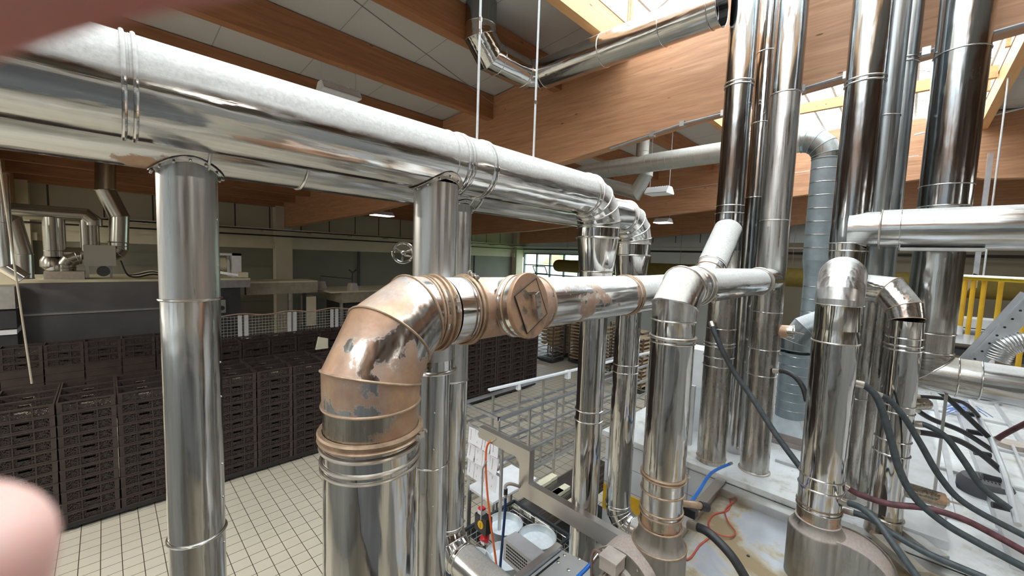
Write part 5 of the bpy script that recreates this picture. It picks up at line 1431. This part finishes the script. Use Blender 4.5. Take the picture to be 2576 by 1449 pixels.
# round tubs
def tub(c, R_, n_, label):
    t = thing('round_tub', label, 'tub', c, 'round galvanised tubs')
    c = V(c); m = MB()
    m.lathe(c, (0, 0, 1), [(0, R_-.01), (.13, R_), (.138, R_+.006), (.138, R_-.002), (.13, R_-.008), (.02, R_-.018)], 40, False); m.build('tub_wall', SIEVE, t, True)
    MB().lathe(c, (0, 0, 1), [(0, R_-.012), (.05, R_-.014)], 40).build('tub_base', SIEVEW, t, True)
TB = [((3.30, 3.22), 'back left round tub beside the ticket rack'), ((3.42, 2.80), 'round tub with a scuffed rim at the right, beside the guard frame'), ((2.93, 2.85), 'round tub just behind the grille box'), ((2.62, 3.02), 'round tub showing beside the lower left pipe elbow')]
for (xy, lb) in TB:
    for k in range(3):
        tub((xy[0], xy[1], .50+.145*k), .215, 1, ('uppermost ' if k == 2 else ('middle ' if k == 1 else 'lowest '))+lb)
t = thing('wire_trolley', 'black wire basket trolley holding the round tubs', 'trolley', (3.0, 2.9, 0))
m = MB(); m.box((2.35, 2.55, .46), (3.7, 3.45, .495)); m.build('deck', BLACK, t)
m = MB()
for x0, y0, x1, y1 in ((2.35, 2.55, 3.7, 2.55), (2.35, 3.47, 3.7, 3.47), (2.33, 2.55, 2.33, 3.47), (3.7, 2.55, 3.7, 3.47)):
    for k in range(5): m.tube([(x0, y0, .56+.08*k), (x1, y1, .56+.08*k)], .005, 5)
    n = int(math.hypot(x1-x0, y1-y0)/.09)
    for k in range(n+1):
        p = V((x0, y0, 0)).lerp(V((x1, y1, 0)), k/n); m.tube([p+V((0, 0, .48)), p+V((0, 0, .90))], .004, 5)
m.build('wire_sides', FRAME, t)
m = MB()
for x0, y0, x1, y1 in ((2.33, 2.55, 3.72, 2.55), (2.33, 3.47, 3.72, 3.47), (2.33, 2.55, 2.33, 3.47), (3.72, 2.55, 3.72, 3.47)): m.bar((x0, y0, .91), (x1, y1, .91), .03, .03)
m.build('top_frame', plain('dark_frame', (.06, .07, .08), .4, .5), t)
for x, y in ((2.4, 2.6), (3.65, 2.6), (2.4, 3.4), (3.65, 3.4)): MB().box((x-.02, y-.02, 0), (x+.02, y+.02, .46)).build('leg', BLACK, t)
# pendant with isolator, orange cable, navy hose
pb_ = ox(1216, 1315, 2.45)
t = thing('pendant_box', 'black hanging switch box with a round yellow knob beside the orange cable', 'switch', pb_)
m = MB(); s_ = V((.04, .080, .078)); m.box(pb_-s_, pb_+s_); m.build('box', BLACK, t)
m = MB(); m.lathe(pb_+V((-.04, -.01, .005)), (-1, 0, 0), [(0, .038), (.01, .036), (.012, .012)], 20); m.bar(pb_+V((-.054, -.01, -.02)), pb_+V((-.054, -.01, .03)), .009); m.build('yellow_knob', YEL, t, True)
m = MB(); m.box(pb_+V((-.025, .0, .078)), pb_+V((.025, .06, .12))); m.build('white_cap', WHITE, t); m = MB(); m.box(pb_+V((-.025, .0, .12)), pb_+V((.025, .055, .14))); m.build('red_cap', REDP, t)
m = MB(); m.lathe(pb_+V((0, -.03, -.13)), (-.7, -.3, -.6), [(-.06, .025), (0, .043), (.035, .046), (.04, .03)], 18); m.build('red_plug', REDP, t, True)
m = MB(); m.box(pb_+V((-.02, -.04, -.20)), pb_+V((.02, .01, -.14))); m.build('white_connector', WHITE, t)
m = MB(); m.tube([pb_+V((-.035, -.005, .05)), pb_+V((-.035, -.005, .55)), pb_+V((0, -.02, .62))], .008, 8); m.build('conduit', FRAME, t, True)
hose([(1245, 1105), (1226, 1120), (1222, 1165), (1226, 1240), (1236, 1330), (1246, 1400), (1254, 1470)], (2.50, 2.35), .0095, ORANGE, 'bright orange cable hanging from the guard frame past the black switch box', 'cable', 'cable')
hose([(1272, 1238), (1270, 1290), (1264, 1360), (1258, 1430), (1256, 1480)], (2.35, 2.25), .012, NAVY, 'straight navy blue hose hanging down left of the grille box', 'air_hose')
t = thing('water_tap', 'small grey tap with taped elbow above the navy hose', 'tap', ox(1272, 1235, 2.35))
m = MB(); m.tube(spline([ox(1272, 1240, 2.35), ox(1272, 1222, 2.36), ox(1285, 1217, 2.4), ox(1310, 1225, 2.52)], 5), .014, 10); m.build('pipe', CASTING, t, True)
m = MB(); q = ox(1272, 1236, 2.35); m.seg(q-V((0, 0, .03)), q+V((0, 0, .02)), .018, .018, n=12, caps=True); m.build('collar', BLACK, t, True)

# bread trolleys behind
def trolley(x, y, nsh, label, board=True, w=.62, d=.8, h=1.75):
    t = thing('bread_trolley', label, 'trolley', (x, y, 0), 'brown bread trolleys')
    for a in (0, w):
        for b in (0, d): MB().box((x+a-.02, y+b-.02, .1), (x+a+.02, y+b+.02, h)).build('post', RACKB, t)
    m = MB(); m.box((x-.02, y-.02, .04), (x+w+.02, y+d+.02, .12)); m.build('base', DARKM, t)
    for k in range(nsh):
        z = .2+(h-.25)*k/(nsh-1); m = MB()
        m.box((x, y-.012, z), (x+w, y+.012, z+.02)); m.box((x, y+d-.012, z), (x+w, y+d+.012, z+.02)); m.box((x-.012, y, z), (x+.012, y+d, z+.02)); m.box((x+w-.012, y, z), (x+w+.012, y+d, z+.02))
        if board: m.box((x+.01, y-.03, z+.02), (x+w-.01, y+d+.01, z+.04))
        m.build('shelf', BOARD if board else FRAME, t)
    return t
trolley(12.25, 9.65, 11, 'grey trolley with rattan baskets seen beside the big crate stack', False, .7, .8)
bk = MB(); bk.lathe((0, 0, 0), (0, 0, 1), [(0, .05), (.02, .10), (.09, .15), (.095, .15), (.03, .10), (.02, .02)], 18, False)
bo = bk.build('bread_basket', BREAD, None, True); first = True
for k in range(3, 11):
    for i in range(2):
        for j in range(2):
            o = bo if first else bo.copy()
            if not first: COL.objects.link(o)
            first = False; z = .2+1.5*k/10+.021; o.location = (12.43+.34*i, 9.87+.36*j, z)
            tag(o, 'round rattan basket, %s shelf of the grey trolley, %s %s' % (ORD[10-k], 'front' if i == 0 else 'rear', 'right' if j == 0 else 'left'), 'basket', 'rattan baskets on the grey trolley')
for k, (x, y) in enumerate(((13.4, 9.9), (13.0, 8.6), (12.2, 7.4), (12.6, 6.2), (11.6, 5.6), (13.9, 7.3), (12.9, 4.9))):
    trolley(x, y, 13, 'brown trolley full of proving boards, %s counted from the basket trolley' % ORD[k])
t = thing('roller_conveyor', 'pale conveyor line below the strip window', 'conveyor', (19.5, 14, 0))
MB().box((17.5, 9.5, 2.55), (18.6, 17.5, 2.68)).build('deck', WHITE, t); MB().box((17.55, 9.6, 2.0), (18.5, 17.4, 2.55)).build('side', FRAMEG, t)
for y in (9.8, 13.4, 17): MB().box((17.8, y, .02), (17.9, y+.1, 2.0)).build('leg', FRAMEG, t)
bx = whole('cream_container', MB().box((11.5, 8.6, .02), (12.1, 9.3, 1.0)), TOPC, 'cream container at the foot of the bread trolleys', 'container') if False else None

# ============================================================ THE PHOTOGRAPHER'S FINGERS CLOSE TO THE LENS
def cs(px, py, d):   # a point d metres ahead of the eye
    return CAM + ray(px, py)*d
def finger(name, label, pts, rad, mat):
    me = bpy.data.meshes.new(name); c = V(pts[0])
    me.from_pydata([tuple(p-c) for p in pts], [(i, i+1) for i in range(len(pts)-1)], [])
    o = bpy.data.objects.new(name, me); COL.objects.link(o); o.location = c
    sk = o.modifiers.new('skin', 'SKIN'); 
    for v_, r in zip(me.skin_vertices[0].data, rad): v_.radius = (r, r*.86)
    me.skin_vertices[0].data[0].use_root = True
    sk.use_smooth_shade = True
    o.modifiers.new('sub', 'SUBSURF').render_levels = 3
    o.modifiers['sub'].levels = 2
    me.materials.append(mat); return tag(o, label, 'person')
finger('person_fingertip', 'pink blurred fingertip of the person holding the camera, lower left corner', [cs(-480, 2400, .042), cs(-380, 2000, .040), cs(-300, 1720, .038), cs(-240, 1490, .036), cs(-200, 1290, .035)], [.0112, .0112, .0110, .0108, .0094], SKIN_LIT)
finger('person_finger', 'dark red blurred finger of the person holding the camera, upper left corner', [cs(-1300, 400, .029), cs(-900, 120, .028), cs(-480, -115, .027), cs(-70, -262, .026), cs(330, -325, .026), cs(760, -390, .026)], [.0094, .0094, .0090, .0088, .0086, .0078], SKIN)
